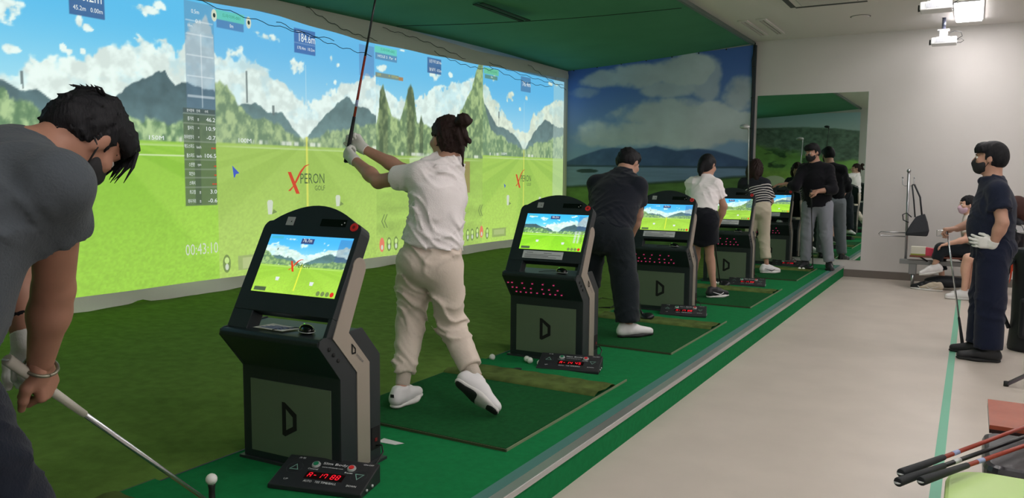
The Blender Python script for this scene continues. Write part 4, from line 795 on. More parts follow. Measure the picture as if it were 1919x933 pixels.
# ------------------------------------------------------------------ body parts
def head_frame(f, u):
    f = nrm(f); r = nrm(np.cross(f, u)); u = np.cross(r, f); return np.array([r, f, u])
def hp(c, R, x, y, z, s=1.0): return A3(c)+s*(x*R[0]+y*R[1]+z*R[2])
def head_prims(c, R, s=1.0):
    P = lambda x, y, z: hp(c, R, x, y, z, s)
    out = [ell(P(0, -0.012, 0.025), (.077*s, .096*s, .095*s), R, .02), ell(P(0, 0.022, -0.045), (.064*s, .072*s, .074*s), R, .03), ell(P(0, 0.055, -0.088), (.032*s, .030*s, .026*s), R, .03),
           cone(P(0, .086, .016), P(0, .108, -.022), .009*s, .0145*s, .012), ell(P(0, .078, .030), (.05*s, .018*s, .014*s), R, .015), ell(P(0, .086, -.055), (.026*s, .014*s, .012*s), R, .012)]
    for sx in (-1, 1):
        out += [ell(P(sx*.078, -.005, -.008), (.010*s, .022*s, .034*s), R, .008), ell(P(sx*.040, .066, -.02), (.026*s, .024*s, .022*s), R, .02)]
    return out
def hand_prims(w, d, pn, side, curl=(20, 30, 25), s=1.0, spread=9, thumb=(0.75, 0.5, 0.35), infl=0.0, k=0.004):
    """w wrist, d finger direction, pn palm normal (palm faces pn), side +1/-1 where the thumb is along d x pn"""
    d = nrm(d); pn = nrm(A3(pn)-d*(A3(pn)@d)); sd = np.cross(d, pn)*side; out = []; w = A3(w)
    kn = [(.032, .086, .0104), (.0108, .092, .0106), (-.0108, .088, .0102), (-.031, .079, .0092)]; ln = [(.040, .026, .021), (.046, .029, .022), (.042, .027, .021), (.033, .021, .019)]
    for i, (a, b, r) in enumerate(kn):
        kp = w+s*(sd*a+d*b); out.append(cone(w+s*sd*a*0.62, kp, s*.0165+infl, s*.0145+infl, .014)); ang = 0; p = kp
        out0 = d*math.cos(0)+sd*math.sin(math.radians(spread*(1.5-i)/1.5))
        for j in range(3):
            ang += math.radians(curl[j]); dd = nrm(out0)*math.cos(ang)+pn*math.sin(ang); q = p+s*ln[i][j]*dd
            out.append(cone(p, q, s*r*(1-.10*j)+infl, s*r*(1-.10*(j+1))+infl, k if j else .006)); p = q
    a, b, c = thumb; p = w+s*(sd*.022+d*.022); q = p+s*.042*nrm(sd*a+d*(1-a*.5)+pn*b); r_ = q+s*.034*nrm(sd*a*.4+d+pn*b*.6); t = r_+s*.027*nrm(sd*c*.1+d+pn*b*.8)
    out += [cone(p, q, s*.017+infl, s*.0145+infl, .014), cone(q, r_, s*.0135+infl, s*.012+infl, .008), cone(r_, t, s*.0118+infl, s*.0095+infl, .006)]
    return out
def shoe(parent, base, ank, d, m_up, m_sole, L=0.27, upv=(0, 0, 1), h=0.008, lace=None, swoosh=None):
    """ank = ankle joint; d = toe direction; upv = sole normal"""
    d = nrm(d); u = nrm(A3(upv)-d*(A3(upv)@d)); s = np.cross(d, u); R = [s, d, u]; g = A3(ank)-u*0.085
    heel = g-d*.055; toe = g+d*(L-.075)
    up_ = [cone(heel+u*.050, g+d*.05+u*.056, .038, .042, .02, s, 1.0), cone(heel+u*.045, heel+u*.085+d*.008, .036, .034, .02), cone(g+d*.05+u*.054, toe-d*.022+u*.034, .044, .032, .03, u, .92), cone(g+u*.05, g+u*.108-d*.008, .042, .043, .02, None, 1.0, 'b'), region(g, R, [(2, -1, 0.018)], .4)]
    o = soft('shoe', up_, h, m_up, parent, base)
    so = [cone(heel+u*.012, g+d*.07+u*.012, .036, .043, .02, u, .42), cone(g+d*.07+u*.012, toe-d*.018+u*.014, .044, .032, .03, u, .42), region(g, R, [(2, 1, 0.026)], .4)]
    soft('sole', so, h*0.8, m_sole, o, (0, 0, 0) if False else base)
    if lace:
        for i in range(4):
            c = g+d*(.045+.022*i)+u*(.088-.010*i); MB().tube([c-s*.022-A3(base)-u*.006, c-A3(base)+u*.004, c+s*.022-A3(base)-u*.006], .0035, 5).build('lace', lace, o)
    if swoosh:
        for sg in (-1, 1):
            pts = [g+sg*s*.043+d*a+u*b-A3(base) for a, b in ((.09, .05), (.05, .033), (.0, .048), (-.045, .062))]; MB().tube(pts, [.004, .008, .005, .002], 5).build('side_mark', swoosh, o)
    return o

M_skin = mat('skin', (186, 142, 122), rough=0.55, var=0.05, vscale=20); M_skin2 = mat('skin_tan', (164, 118, 98), rough=0.55, var=0.06, vscale=18); M_skinp = mat('skin_pale', (214, 168, 146), rough=0.55, var=0.04, vscale=20)
def hair_mat(name, rgb):
    m = mat(name, rgb, rough=0.6, spec=0.2); nt = m.node_tree; b = nt.nodes['Principled BSDF']; tc = nt.nodes.new('ShaderNodeTexCoord'); mp = nt.nodes.new('ShaderNodeMapping'); mp.inputs['Scale'].default_value = (160, 160, 18)
    n = nt.nodes.new('ShaderNodeTexNoise'); n.inputs['Scale'].default_value = 1.0; n.inputs['Detail'].default_value = 3; bp = nt.nodes.new('ShaderNodeBump'); bp.inputs['Strength'].default_value = 0.6; bp.inputs['Distance'].default_value = 0.006
    nt.links.new(tc.outputs['Object'], mp.inputs['Vector']); nt.links.new(mp.outputs['Vector'], n.inputs['Vector']); nt.links.new(n.outputs['Fac'], bp.inputs['Height']); nt.links.new(bp.outputs['Normal'], b.inputs['Normal']); return m
M_hair = hair_mat('hair_black', (24, 24, 28)); M_hairb = hair_mat('hair_brown', (44, 30, 28)); M_hairr = hair_mat('hair_red_brown', (62, 36, 32))
M_eye = mat('eye_dark', (20, 16, 16), rough=0.15); M_eyew = mat('eye_white', (226, 222, 216), rough=0.2); M_mask = mat('mask_black', (32, 32, 36), rough=0.8); M_maskp = mat('mask_pink', (222, 188, 208), rough=0.8)
def cloth(name, rgb, bump=0.25, bscale=160, var=0.06): return mat(name, rgb, rough=0.9, var=var, vscale=5, bump=bump, bscale=bscale, spec=0.15, sheen=0.1)

def person(name, label, base, J, R_head, s=1.0, lift=0.0, hs=None, arm=1.0, wide=0.90, h=0.011, skin=None, top=None, bottom=None, hair='short', m_hair=None, mask=None, hands=('open', 'open'), shoes=None, fat=1.0, eyes=True, hcut=None):
    """J: joints (world). Body = one continuous skin surface; clothes, hair, shoes and mask are its children"""
    root = thing(name, label, 'person', A3(base)+A3((0, 0, lift))); skin = skin or M_skin; m_hair = m_hair or M_hair; hs = hs or s; J = dict(J)
    mid = mix3(J['shoL'], J['shoR'], .5)
    for q in 'LR': J['sho'+q] = mid+(A3(J['sho'+q])-mid)*wide
    rv = nrm(nrm(A3(J['shoR'])-A3(J['shoL']))+nrm(A3(J['hipR'])-A3(J['hipL']))*0.6); sp_ = nrm(A3(J['chest'])-A3(J['pel'])); fwd = nrm(np.cross(sp_, rv))
    rs = nrm(A3(J['shoR'])-A3(J['shoL'])); fs = nrm(np.cross(nrm(A3(J['neck'])-A3(J['pel'])), rs)); rh = nrm(A3(J['hipR'])-A3(J['hipL'])); fh = nrm(np.cross(sp_, rh))
    c = A3(J['head']); waist = mix3(J['pel'], J['chest'], .45); F = fat
    P = head_prims(c, R_head, hs) + [cone(hp(c, R_head, 0, -.03, -.06, hs), A3(J['neck'])-sp_*.02, .054*s, .060*s, .03),
        cone(J['pel'], waist, .145*s*F, .130*s*F, .05, fh, .70), cone(waist, J['chest'], .130*s*F, .150*s*F, .06, fs, .66), cone(J['chest'], A3(J['neck'])-sp_*.06, .150*s*F, .085*s, .06, fs, .62),
        cone(J['shoL'], J['shoR'], .046*s, .046*s, .05)]+[cone(A3(J['neck'])-sp_*.01, J['sho'+q], .055*s, .045*s, .04) for q in 'LR']
    for q in 'LR':
        kn, an = A3(J['kn'+q]), A3(J['an'+q]); cb = nrm(kn-A3(J['hip'+q])); calf = mix3(kn, an, .3)-0.022*s*nrm(np.cross(rh, nrm(an-kn)))*(-1)
        P += [cone(J['sho'+q], J['el'+q], .048*s*arm, .039*s*arm, .03), cone(J['el'+q], mix3(J['el'+q], J['wr'+q], .35), .039*s*arm, .041*s*arm, .02), cone(mix3(J['el'+q], J['wr'+q], .3), J['wr'+q], .041*s*arm, .027*s*arm, .02),
              cone(J['hip'+q], kn, .082*s*F, .053*s*F, .04), cone(kn, an, .052*s*F, .034*s*F, .03), ell(calf, (.046*s*F, .05*s*F, .11*s), None, .03)]
    extra = []; HP_ = {}
    for q, side in (('L', 1), ('R', -1)):
        hd = J.get('hand'+q)
        if hd is None: continue
        HP_[q] = hand_prims(J['wr'+q], hd[0], hd[1], hd[2] if len(hd) > 2 else side, hd[3] if len(hd) > 3 else (20, 30, 25), s*.94)
        if J.get('glove'+q) is None: extra.append(Vol(HP_[q], min(h*0.42, 0.0045)).mesh())
    body = soft('body', P, h, skin, root, base, None, extra)
    for q in HP_:
        gl = J.get('glove'+q)
        if gl is not None:
            hd = J['hand'+q]; pr = hand_prims(J['wr'+q], hd[0], hd[1], hd[2] if len(hd) > 2 else (1 if q == 'L' else -1), hd[3] if len(hd) > 3 else (20, 30, 25), s*.94, infl=.0012)
            wd = nrm(A3(J['wr'+q])-A3(J['el'+q])); pr += [cone(A3(J['wr'+q])-wd*.025*s, A3(J['wr'+q])+wd*.01*s, .034*s, .032*s, .012, None, 1, 'a')]; soft('glove', pr, min(h*0.42, 0.0045), gl, root, base)
    if eyes:
        for sx in (-1, 1):
            MB().ball(hp(c, R_head, sx*.031, .0835, .004, hs)-A3(base), .0115*hs, 10).build('eye', M_eyew, root); MB().ball(hp(c, R_head, sx*.031, .091, .003, hs)-A3(base), .0062*hs, 8).build('iris', M_eye, root)
            mbx = MB(); mbx.tube([hp(c, R_head, sx*(.016+.008*i), .0965-.0035*i*i*.5-.001*i, .026+.002*math.sin(i), hs)-A3(base) for i in range(5)], .0035*hs, 5); mbx.build('eyebrow', m_hair, root)
    if mask is not None:
        mp = [ell(hp(c, R_head, 0, .030, -.050, hs), (.070*hs, .080*hs, .066*hs), R_head, .02), ell(hp(c, R_head, 0, .068, -.082, hs), (.036*hs, .036*hs, .032*hs), R_head, .03), cone(hp(c, R_head, 0, .090, -.008, hs), hp(c, R_head, 0, .098, -.035, hs), .014*hs, .024*hs, .03),
              region(c, R_head, [(2, 1, .002*hs)], .25), region(c, R_head, [(1, -1, .022*hs)], .25)]
        mo = soft('face_mask', mp, min(h, .008), mask, root, base)
        for sx in (-1, 1):
            for dz in (-.01, -.075): MB().tube([hp(c, R_head, sx*.066, .03, dz, hs)-A3(base), hp(c, R_head, sx*.083, .0, -.015+(dz+.04)*.4, hs)-A3(base), hp(c, R_head, sx*.084, -.028, -.012+(dz+.04)*.3, hs)-A3(base)], .0025, 5).build('ear_strap', mask, mo)
    # hair
    s0 = s; s = hs; X = lambda x, y, z: hp(c, R_head, x, y, z, s)
    hpz = [ell(X(0, -.014, .028), (.086*s, .107*s, .105*s), R_head, .02)]
    if hair == 'short':
        hpz += [ell(X(0, .045, .088), (.068*s, .06*s, .042*s), R_head, .03), ell(X(0, -.05, -.005), (.078*s, .066*s, .07*s), R_head, .03), region(c, R_head, [(1, 1, .040*s), (2, -1, .048*s)], .25), region(c, R_head, [(1, 1, -.012*s), (2, -1, -.012*s)], .25), region(c, R_head, [(2, -1, -.062*s)], .25)]
    elif hair == 'bangs':
        hpz += [ell(X(0, .060, .066), (.078*s, .05*s, .056*s), R_head, .03), ell(X(0, -.05, -.01), (.078*s, .066*s, .07*s), R_head, .03), region(c, R_head, [(1, 1, .03*s), (2, -1, .040*s)], .25), region(c, R_head, [(1, 1, -.012*s), (2, -1, -.012*s)], .25), region(c, R_head, [(2, -1, -.066*s)], .25)]
    elif hair == 'bun':
        hpz += [ell(X(0, -.045, -.01), (.084*s, .075*s, .085*s), R_head, .03), region(c, R_head, [(1, 1, .045*s), (2, -1, .045*s)], .25), region(c, R_head, [(1, 1, -.022*s), (2, -1, .012*s)], .25), region(c, R_head, [(2, -1, -.085*s)], .25),
                ell(X(.01, -.150, .088), (.044*s, .046*s, .040*s), R_head, .008), cone(X(.01, -.13, .055), X(.02, -.185, -.03), .026*s, .010*s, .012), cone(X(.0, -.13, .03), X(.025, -.17, -.075), .024*s, .006*s, .012), cone(X(-.02, -.12, .03), X(-.01, -.165, -.05), .022*s, .006*s, .012), cone(X(.03, -.085, -.06), X(.035, -.105, -.15), .016*s, .004*s, .015)]
    elif hair == 'tied':
        hpz += [ell(X(0, -.05, -.02), (.084*s, .075*s, .10*s), R_head, .03), region(c, R_head, [(1, 1, .050*s), (2, -1, .050*s)], .25), region(c, R_head, [(1, 1, .010*s), (2, -1, -.005*s)], .25), cone(X(0, -.10, -.05), X(0, -.115, -.12), .045*s, .03*s, .03), cone(X(0, -.11, -.1), X(0, -.10, -.17), .032*s, .014*s, .02)]
    elif hair == 'bob':
        hpz += [ell(X(0, -.04, -.05), (.118*s, .105*s, .13*s), R_head, .04), cone(X(.05, -.06, -.1), X(.055, -.06, -.19), .055*s, .03*s, .04), cone(X(-.05, -.06, -.1), X(-.055, -.06, -.19), .055*s, .03*s, .04), region(c, R_head, [(1, 1, .055*s), (2, -1, .055*s)], .3), region(c, R_head, [(1, 1, .02*s), (2, -1, .0*s)], .3)]
    soft('hair', hpz, min(h, .009), m_hair, root, base, (.0045, 110, 1.3, .3)); s = s0
    # clothes
    if top:
        m, slv = top['m'], top.get('sleeve', .5); g = top.get('ease', .016); hem = A3(J['pel'])-sp_*top.get('drop', .02); r_h = top.get('hemr', .158)*s*F
        T = [cone(hem, waist, r_h+g, .140*s*F+g, .05, fh, .74, 'a'), cone(waist, J['chest'], .140*s*F+g, .156*s*F+g, .06, fs, .70), cone(J['chest'], A3(J['neck'])-sp_*.065, .156*s*F+g, .098*s, .06, fs, .66), cone(J['shoL'], J['shoR'], .050*s+g*.5, .050*s+g*.5, .05),cone(A3(J['neck'])-sp_*.015, J['shoL'], .070*s, .054*s+g*.4, .04),cone(A3(J['neck'])-sp_*.015, J['shoR'], .070*s, .054*s+g*.4, .04),
             cone(A3(J['neck'])-sp_*.06, A3(J['neck'])+nrm(c-A3(J['neck']))*top.get('collar', .004), .082*s, .070*s+.004, .03, None, 1, 'b')]
        if top.get('bust'): T += [ell(A3(J['chest'])+fs*.085*s+rs*.065*sx, (.06, .06, .06), None, .06) for sx in (-1, 1)]
        if top.get('belly'): T += [ell(waist+fwd*(.055 if top['belly'] is True else top['belly'])*s, (.12, .12, .14), None, .08)]
        for q in 'LR':
            a, b, w_ = A3(J['sho'+q]), A3(J['el'+q]), A3(J['wr'+q]); k_ = .048*s*arm+g*.5+top.get('sl_ease', .006)
            if slv <= 1: T.append(cone(a, mix3(a, b, slv), k_*.96, k_*1.04, .03, None, 1, 'b'))
            else: T += [cone(a, b, k_, k_*.88, .035), cone(b, mix3(b, w_, slv-1), k_*.88, k_*.75, .02, None, 1, 'b')]
        to = soft(top.get('name', 'shirt'), T, h, m, root, base, top.get('ripple', (.0035, 34, .7)))
        if top.get('polo'):
            dn = nrm(c-A3(J['neck'])); nk = A3(J['neck']); soft('collar', [cone(nk-dn*.012, nk+dn*.040, .086*s, .070*s, .01, None, 1, 'ab'), cone(nk+fs*.05-sp_*.03, nk+fs*.072+dn*.01, .022*s, .03*s, .02)], min(h, .008), m, to, base)
        if top.get('label'): to['label'] = top['label']
    if bottom:
        m = bottom['m']; g = bottom.get('ease', .014); ln = bottom.get('len', 1.9); T = [cone(A3(J['pel'])+sp_*.09, J['pel'], .140*s*F+g, .150*s*F+g, .04, fh, .74, 'a'), ell(mix3(J['hipL'], J['hipR'], .5)-fh*.03*s, (.15*s*F, .12*s*F, .11*s), [rh, fh, np.cross(rh, fh)], .05)]
        if bottom.get('skirt'):
            for q in 'LR': T.append(cone(J['hip'+q], mix3(J['hip'+q], J['kn'+q], ln), .108*s*F+g, .112*s*F+g, .10, None, 1, 'b'))
        else:
            wd = bottom.get('w', 1.0)
            for q in 'LR':
                hi, kn, an = A3(J['hip'+q]), A3(J['kn'+q]), A3(J['an'+q])
                if ln <= 1: T.append(cone(hi, mix3(hi, kn, ln), .090*s*F+g, (.090-.020*ln)*s*F*wd+g+.008, .03, None, 1, 'b'))
                else:
                    e = mix3(kn, an, ln-1); T += [cone(hi, kn, .090*s*F+g, .060*s*F*wd+g, .03), cone(kn, e, .060*s*F*wd+g, bottom.get('cuff', .048)*s*wd+g*.6, .03, None, 1, 'b')]
        bo = soft(bottom.get('name', 'trousers'), T, h, m, root, base, bottom.get('ripple', (.004, 30, 2.1)))
        if bottom.get('cuffm'):
            for q in 'LR':
                kn, an = A3(J['kn'+q]), A3(J['an'+q]); soft('cuff', [cone(mix3(kn, an, ln-1.06), mix3(kn, an, ln-.82), .043*s, .040*s, .01, None, 1, 'ab')], min(h, .008), bottom['cuffm'], bo, base)
    if shoes:
        for q in 'LR':
            if shoes.get(q): shoe(root, base, J['an'+q], shoes[q][0], shoes['up'], shoes['sole'], shoes.get('size', .27)*s, shoes[q][1] if len(shoes[q]) > 1 else (0, 0, 1), min(h, .009), shoes.get('lace'), shoes.get('swoosh'))
            if shoes.get('sock') is not None: soft('sock', [cone(mix3(J['kn'+q], J['an'+q], .86), J['an'+q], .040*s, .042*s, .01, None, 1, 'a')], min(h, .009), shoes['sock'], root, base)
    return root
M_glove = mat('glove_white', (226, 226, 222), rough=0.7, bump=0.15, bscale=120)
# ------------------------------------------------------------------ the people
wht = cloth('tee_white', (246, 240, 242)); gry = cloth('tee_charcoal', (72, 78, 84)); blk = cloth('polo_black', (28, 32, 42)); navy = cloth('polo_navy', (30, 36, 54)); dkt = cloth('trousers_dark', (34, 40, 46)); jean = cloth('trousers_navy', (22, 28, 40))
bei = cloth('trousers_beige', (222, 208, 196), bump=0.15, bscale=60); crm = cloth('trousers_cream', (206, 196, 176)); gtr = cloth('trousers_grey', (136, 140, 150)); skb = cloth('skirt_black', (24, 26, 34)); swt = cloth('sweater_black', (24, 24, 30)); rib = cloth('ribbed_cuff', (196, 184, 172))
shw = mat('shoe_white', (228, 226, 228), rough=0.6); slw = mat('sole_white', (216, 214, 212), rough=0.6); shb = mat('shoe_black', (26, 28, 34), rough=0.5); slb = mat('sole_black', (24, 26, 28), rough=0.7)
# man in grey T-shirt, bent over his ball at the left edge
B = (-1.9, 0.62, HP)
J = dict(pel=(-1.87, .70, 1.0), chest=(-1.86, .885, 1.315), neck=(-1.865, .99, 1.43), head=(-1.872, 1.155, 1.482), shoR=(-1.66, .965, 1.375), elR=(-1.86, 1.055, 1.125), wrR=(-1.955, 1.068, .935), shoL=(-2.03, .98, 1.37), elL=(-2.16, 1.12, 1.13), wrL=(-2.09, 1.11, .965),
         hipR=(-1.745, .74, .965), knR=(-1.71, .885, .595), anR=(-1.69, .74, .235), hipL=(-1.98, .72, .965), knL=(-2.07, .92, .60), anL=(-2.13, .72, .235),
         handR=((-.22, .30, -.93), (-.75, -.5, .1), -1, (60, 80, 60)), handL=((.30, .10, -.95), (.5, -.6, 0), 1, (60, 75, 50)), gloveL=M_glove)
p1 = person('person', 'person in charcoal T-shirt and black mask bending over a golf ball, foreground left', B, J, head_frame((-.12, .58, -.80), (0, .80, .58)), 1.03, .014, .90, 1.08, .94, .0085, M_skin2, dict(m=gry, sleeve=.40, ripple=(.005, 24, .4), drop=.04, ease=.016, sl_ease=.008, belly=.03), dict(m=jean, w=1.12, cuff=.06), 'bangs', M_hair, M_mask, shoes=dict(R=((.15, 1, 0),), L=((-.15, 1, 0),), up=shb, sole=slw), fat=1.05)
# loose strands of the fringe
H1 = head_frame((-.12, .58, -.80), (0, .80, .58)); hc = A3(J['head'])
for i in range(18):
    x = -.066+.0078*i; w_ = math.sin(i*2.3); pts = [hp(hc, H1, x, .088, .070, .9), hp(hc, H1, x+.004*w_, .112, .035, .9), hp(hc, H1, x+.010*w_, .122+.006*w_, -.004-.022*abs(math.sin(i*1.7)), .9)]
    MB().tube([p-A3(B) for p in pts], [.006, .0045, .0008], 5).build('hair_strand', M_hair, p1)
for i in range(12):
    x = -.05+.009*i; w_ = math.sin(i*2.9); pts = [hp(hc, H1, x, -.085, .085, .9), hp(hc, H1, x+.006*w_, -.108, .085, .9), hp(hc, H1, x+.014*w_, -.121, .070+.01*w_, .9)]
    MB().tube([p-A3(B) for p in pts], [.004, .003, .0006], 5).build('hair_strand', M_hair, p1)
R_ = nrm(A3(J['wrR'])-A3(J['elR'])); s1 = nrm(np.cross(R_, (0, 1, 0))); s2 = np.cross(R_, s1); wc = A3(J['wrR'])-R_*.004
tag(MB().tube([wc+(.040*math.cos(t)*s1+.036*math.sin(t)*s2) for t in np.linspace(0, 2*math.pi, 25)], .0045, 6).build('bracelet', mat('bracelet_steel', (150, 146, 130), rough=0.3, metal=0.7)), 'thin metal bracelet on the wrist of the person in charcoal T-shirt', 'bracelet')
wl = nrm(A3(J['wrL'])-A3(J['elL'])); 
soft('wristband', [cone(A3(J['wrL'])-wl*.085, A3(J['wrL'])-wl*.06, .040, .039, .01, None, 1, 'ab')], .007, swt, p1, B)

# woman in white T-shirt finishing her swing
B = (-2.42, 3.40, HP)
J = dict(pel=(-2.50, 3.43, .965), chest=(-2.455, 3.47, 1.30), neck=(-2.43, 3.50, 1.455), head=(-2.445, 3.51, 1.585), shoL=(-2.50, 3.335, 1.395), elL=(-2.825, 3.40, 1.355), wrL=(-3.075, 3.49, 1.475), shoR=(-2.53, 3.645, 1.40), elR=(-2.86, 3.68, 1.415), wrR=(-3.13, 3.63, 1.545),
         hipL=(-2.60, 3.43, .915), knL=(-2.645, 3.45, .575), anL=(-2.615, 3.33, .235), hipR=(-2.41, 3.43, .915), knR=(-2.42, 3.52, .575), anR=(-2.205, 3.445, .315),
         handL=((-.72, .10, .50), (.2, .80, .1), 1, (55, 75, 55)), handR=((-.55, -.10, .62), (-.2, -.9, .2), -1, (55, 75, 55)), gloveL=M_glove, gloveR=M_glove)
p2 = person('person', 'person in white T-shirt and beige joggers finishing a golf swing', B, J, head_frame((-.93, .36, -.05), (0, 0, 1)), .97, .014, None, 1.0, .88, .009, M_skin, dict(m=wht, sleeve=.55, bust=True, collar=.022, ripple=(.0062, 36, .9), drop=-.055, ease=.018, sl_ease=.012, hemr=.165), dict(m=bei, w=1.08, cuff=.052, len=1.76, cuffm=rib, ripple=(.008, 27, 1.0)), 'bun', M_hairb, None,
            shoes=dict(L=((-.12, 1.0, 0),), R=((.85, .12, -.52), (.12, .82, .55)), up=shw, sole=slw, lace=shw), fat=1.03, eyes=False)
u_ = nrm(A3((.12, .82, .55))-nrm((.85, .12, -.52))*(nrm((.85, .12, -.52))@A3((.12, .82, .55)))); d_ = nrm((.85, .12, -.52)); g_ = A3(J['anR'])-u_*.085
soft('outsole', [cone(g_-d_*.05+u_*.002, g_+d_*.03+u_*.002, .033, .036, .02, u_, .3), cone(g_+d_*.06+u_*.002, g_+d_*.17+u_*.006, .042, .030, .02, u_, .3)], .007, slb, p2, B)

for q_, d_, u_ in (('anL', nrm((-.12, 1, 0)), A3((0, 0, 1.0))),):
    g_ = A3(J[q_])-u_*.02-d_*.098-A3(B); sd = np.cross(d_, u_); MB().add([g_-sd*.012, g_+sd*.012, g_+sd*.011+u_*.018, g_-sd*.011+u_*.018], [(0, 1, 2, 3)]).build('heel_mark', slb, p2)

# man in black bending over at the second kiosk
B = (-2.42, 5.66, HP)
J = dict(pel=(-2.43, 5.64, .96), chest=(-2.47, 5.93, 1.24), neck=(-2.475, 6.06, 1.39), head=(-2.465, 6.15, 1.495), shoL=(-2.69, 5.98, 1.325), elL=(-2.69, 6.10, 1.08), wrL=(-2.53, 6.17, .87), shoR=(-2.285, 5.95, 1.31), elR=(-2.34, 6.06, 1.08), wrR=(-2.45, 6.16, .86),
         hipL=(-2.54, 5.64, .92), knL=(-2.63, 5.74, .57), anL=(-2.67, 5.64, .235), hipR=(-2.33, 5.64, .92), knR=(-2.29, 5.70, .56), anR=(-2.255, 5.69, .235),
         handR=((-.2, .25, -.95), (-1, 0, 0), -1, (50, 65, 45)), handL=((.35, .15, -.9), (1, 0, 0), 1, (50, 65, 45)))
person('person', 'person in black polo and dark trousers bending forward behind the second kiosk', B, J, head_frame((.22, .78, -.55), (0, .57, .82)), 1.06, .014, 1.0, 1.05, .92, .011, M_skin, dict(m=blk, sleeve=.62, drop=.05, ease=.020, sl_ease=.012, collar=.03, polo=True), dict(m=dkt, w=1.3, cuff=.062), 'short', M_hair, None, shoes=dict(R=((.62, .75, 0),), L=((-.1, 1, 0),), up=shw, sole=slb), fat=1.10, eyes=False)
# woman in white polo and black skirt
B = (-2.38, 8.03, HP)
J = dict(pel=(-2.385, 8.0, .99), chest=(-2.425, 8.17, 1.24), neck=(-2.44, 8.26, 1.365), head=(-2.435, 8.31, 1.505), shoL=(-2.595, 8.21, 1.315), elL=(-2.60, 8.30, 1.08), wrL=(-2.45, 8.37, .88), shoR=(-2.285, 8.19, 1.30), elR=(-2.238, 8.255, 1.08), wrR=(-2.315, 8.33, .88),
         hipL=(-2.435, 8.0, .93), knL=(-2.46, 8.06, .55), anL=(-2.51, 8.03, .235), hipR=(-2.33, 8.0, .93), knR=(-2.31, 8.06, .54), anR=(-2.25, 8.035, .235), handR=((-.2, .25, -.95), (-1, 0, 0), -1, (50, 65, 45)), handL=((.35, .15, -.9), (1, 0, 0), 1, (50, 65, 45)))
p4 = person('person', 'person in white polo and short black skirt bending over a golf club', B, J, head_frame((.35, .82, -.42), (0, .4, .9)), .94, .014, None, 1.0, .84, .012, M_skin, dict(m=wht, sleeve=.62, drop=-.03, ease=.016, sl_ease=.012, ripple=(.005, 34, .9)), dict(m=skb, skirt=True, len=.58, name='skirt'), 'tied', M_hair, None, shoes=dict(R=((.55, .8, 0),), L=((-.1, 1, 0),), up=shb, sole=slw, swoosh=shw), fat=.86, eyes=False)
boxobj('waist_label', (-.05, -.158, .775), (.045, -.135, .85), mat('label_grey', (110, 110, 114), rough=0.6), p4)
# woman in striped top
def striped(name, axis, top_):
    m = bpy.data.materials.new(name); m.use_nodes = True; nt = m.node_tree; b = nt.nodes['Principled BSDF']; b.inputs['Roughness'].default_value = .9
    tc = nt.nodes.new('ShaderNodeTexCoord'); dt = nt.nodes.new('ShaderNodeVectorMath'); dt.operation = 'DOT_PRODUCT'; dt.inputs[1].default_value = axis; nt.links.new(tc.outputs['Object'], dt.inputs[0])
    md = nt.nodes.new('ShaderNodeMath'); md.operation = 'PINGPONG'; md.inputs[1].default_value = .017; nt.links.new(dt.outputs['Value'], md.inputs[0])
    lt = nt.nodes.new('ShaderNodeMath'); lt.operation = 'LESS_THAN'; lt.inputs[1].default_value = .0062; nt.links.new(md.outputs[0], lt.inputs[0])
    bl = nt.nodes.new('ShaderNodeMath'); bl.operation = 'LESS_THAN'; bl.inputs[1].default_value = top_; nt.links.new(dt.outputs['Value'], bl.inputs[0])
    ml = nt.nodes.new('ShaderNodeMath'); ml.operation = 'MULTIPLY'; nt.links.new(lt.outputs[0], ml.inputs[0]); nt.links.new(bl.outputs[0], ml.inputs[1])
    mx = nt.nodes.new('ShaderNodeMix'); mx.data_type = 'RGBA'; nt.links.new(ml.outputs[0], mx.inputs['Factor']); mx.inputs['A'].default_value = (*lin((28, 30, 40)), 1); mx.inputs['B'].default_value = (*lin((212, 208, 204)), 1); nt.links.new(mx.outputs['Result'], b.inputs['Base Color']); return m
B = (-2.4, 10.44, HP)
J = dict(pel=(-2.36, 10.42, 1.0), chest=(-2.44, 10.53, 1.22), neck=(-2.47, 10.59, 1.355), head=(-2.475, 10.63, 1.50), shoL=(-2.635, 10.55, 1.305), elL=(-2.67, 10.65, 1.08), wrL=(-2.52, 10.76, .98), shoR=(-2.305, 10.53, 1.295), elR=(-2.265, 10.61, 1.075), wrR=(-2.36, 10.74, .97),
         hipL=(-2.43, 10.42, .95), knL=(-2.49, 10.49, .59), anL=(-2.56, 10.45, .235), hipR=(-2.30, 10.42, .95), knR=(-2.305, 10.48, .59), anR=(-2.25, 10.45, .235), handR=((-.3, .3, -.8), (-1, 0, 0), -1, (50, 65, 45)), handL=((.35, .15, -.9), (1, 0, 0), 1, (50, 65, 45)))
ax5 = nrm(A3(J['chest'])-A3(J['pel']))
person('person', 'person in black and white striped top and cream trousers at the fourth mat', B, J, head_frame((.15, .9, -.4), (0, .4, .9)), .94, .014, None, 1.0, .84, .012, M_skin, dict(m=striped('striped_knit', tuple(ax5), float(ax5@(A3(J['chest'])-A3(B)))+.015), sleeve=.85, drop=-.02, ease=.02, sl_ease=.014), dict(m=crm, w=1.15, cuff=.056, len=1.72), 'bob', M_hairb, None, shoes=dict(R=((.75, .6, 0),), L=((-.1, 1, 0),), up=shw, sole=slw, swoosh=shb), fat=.86, eyes=False)
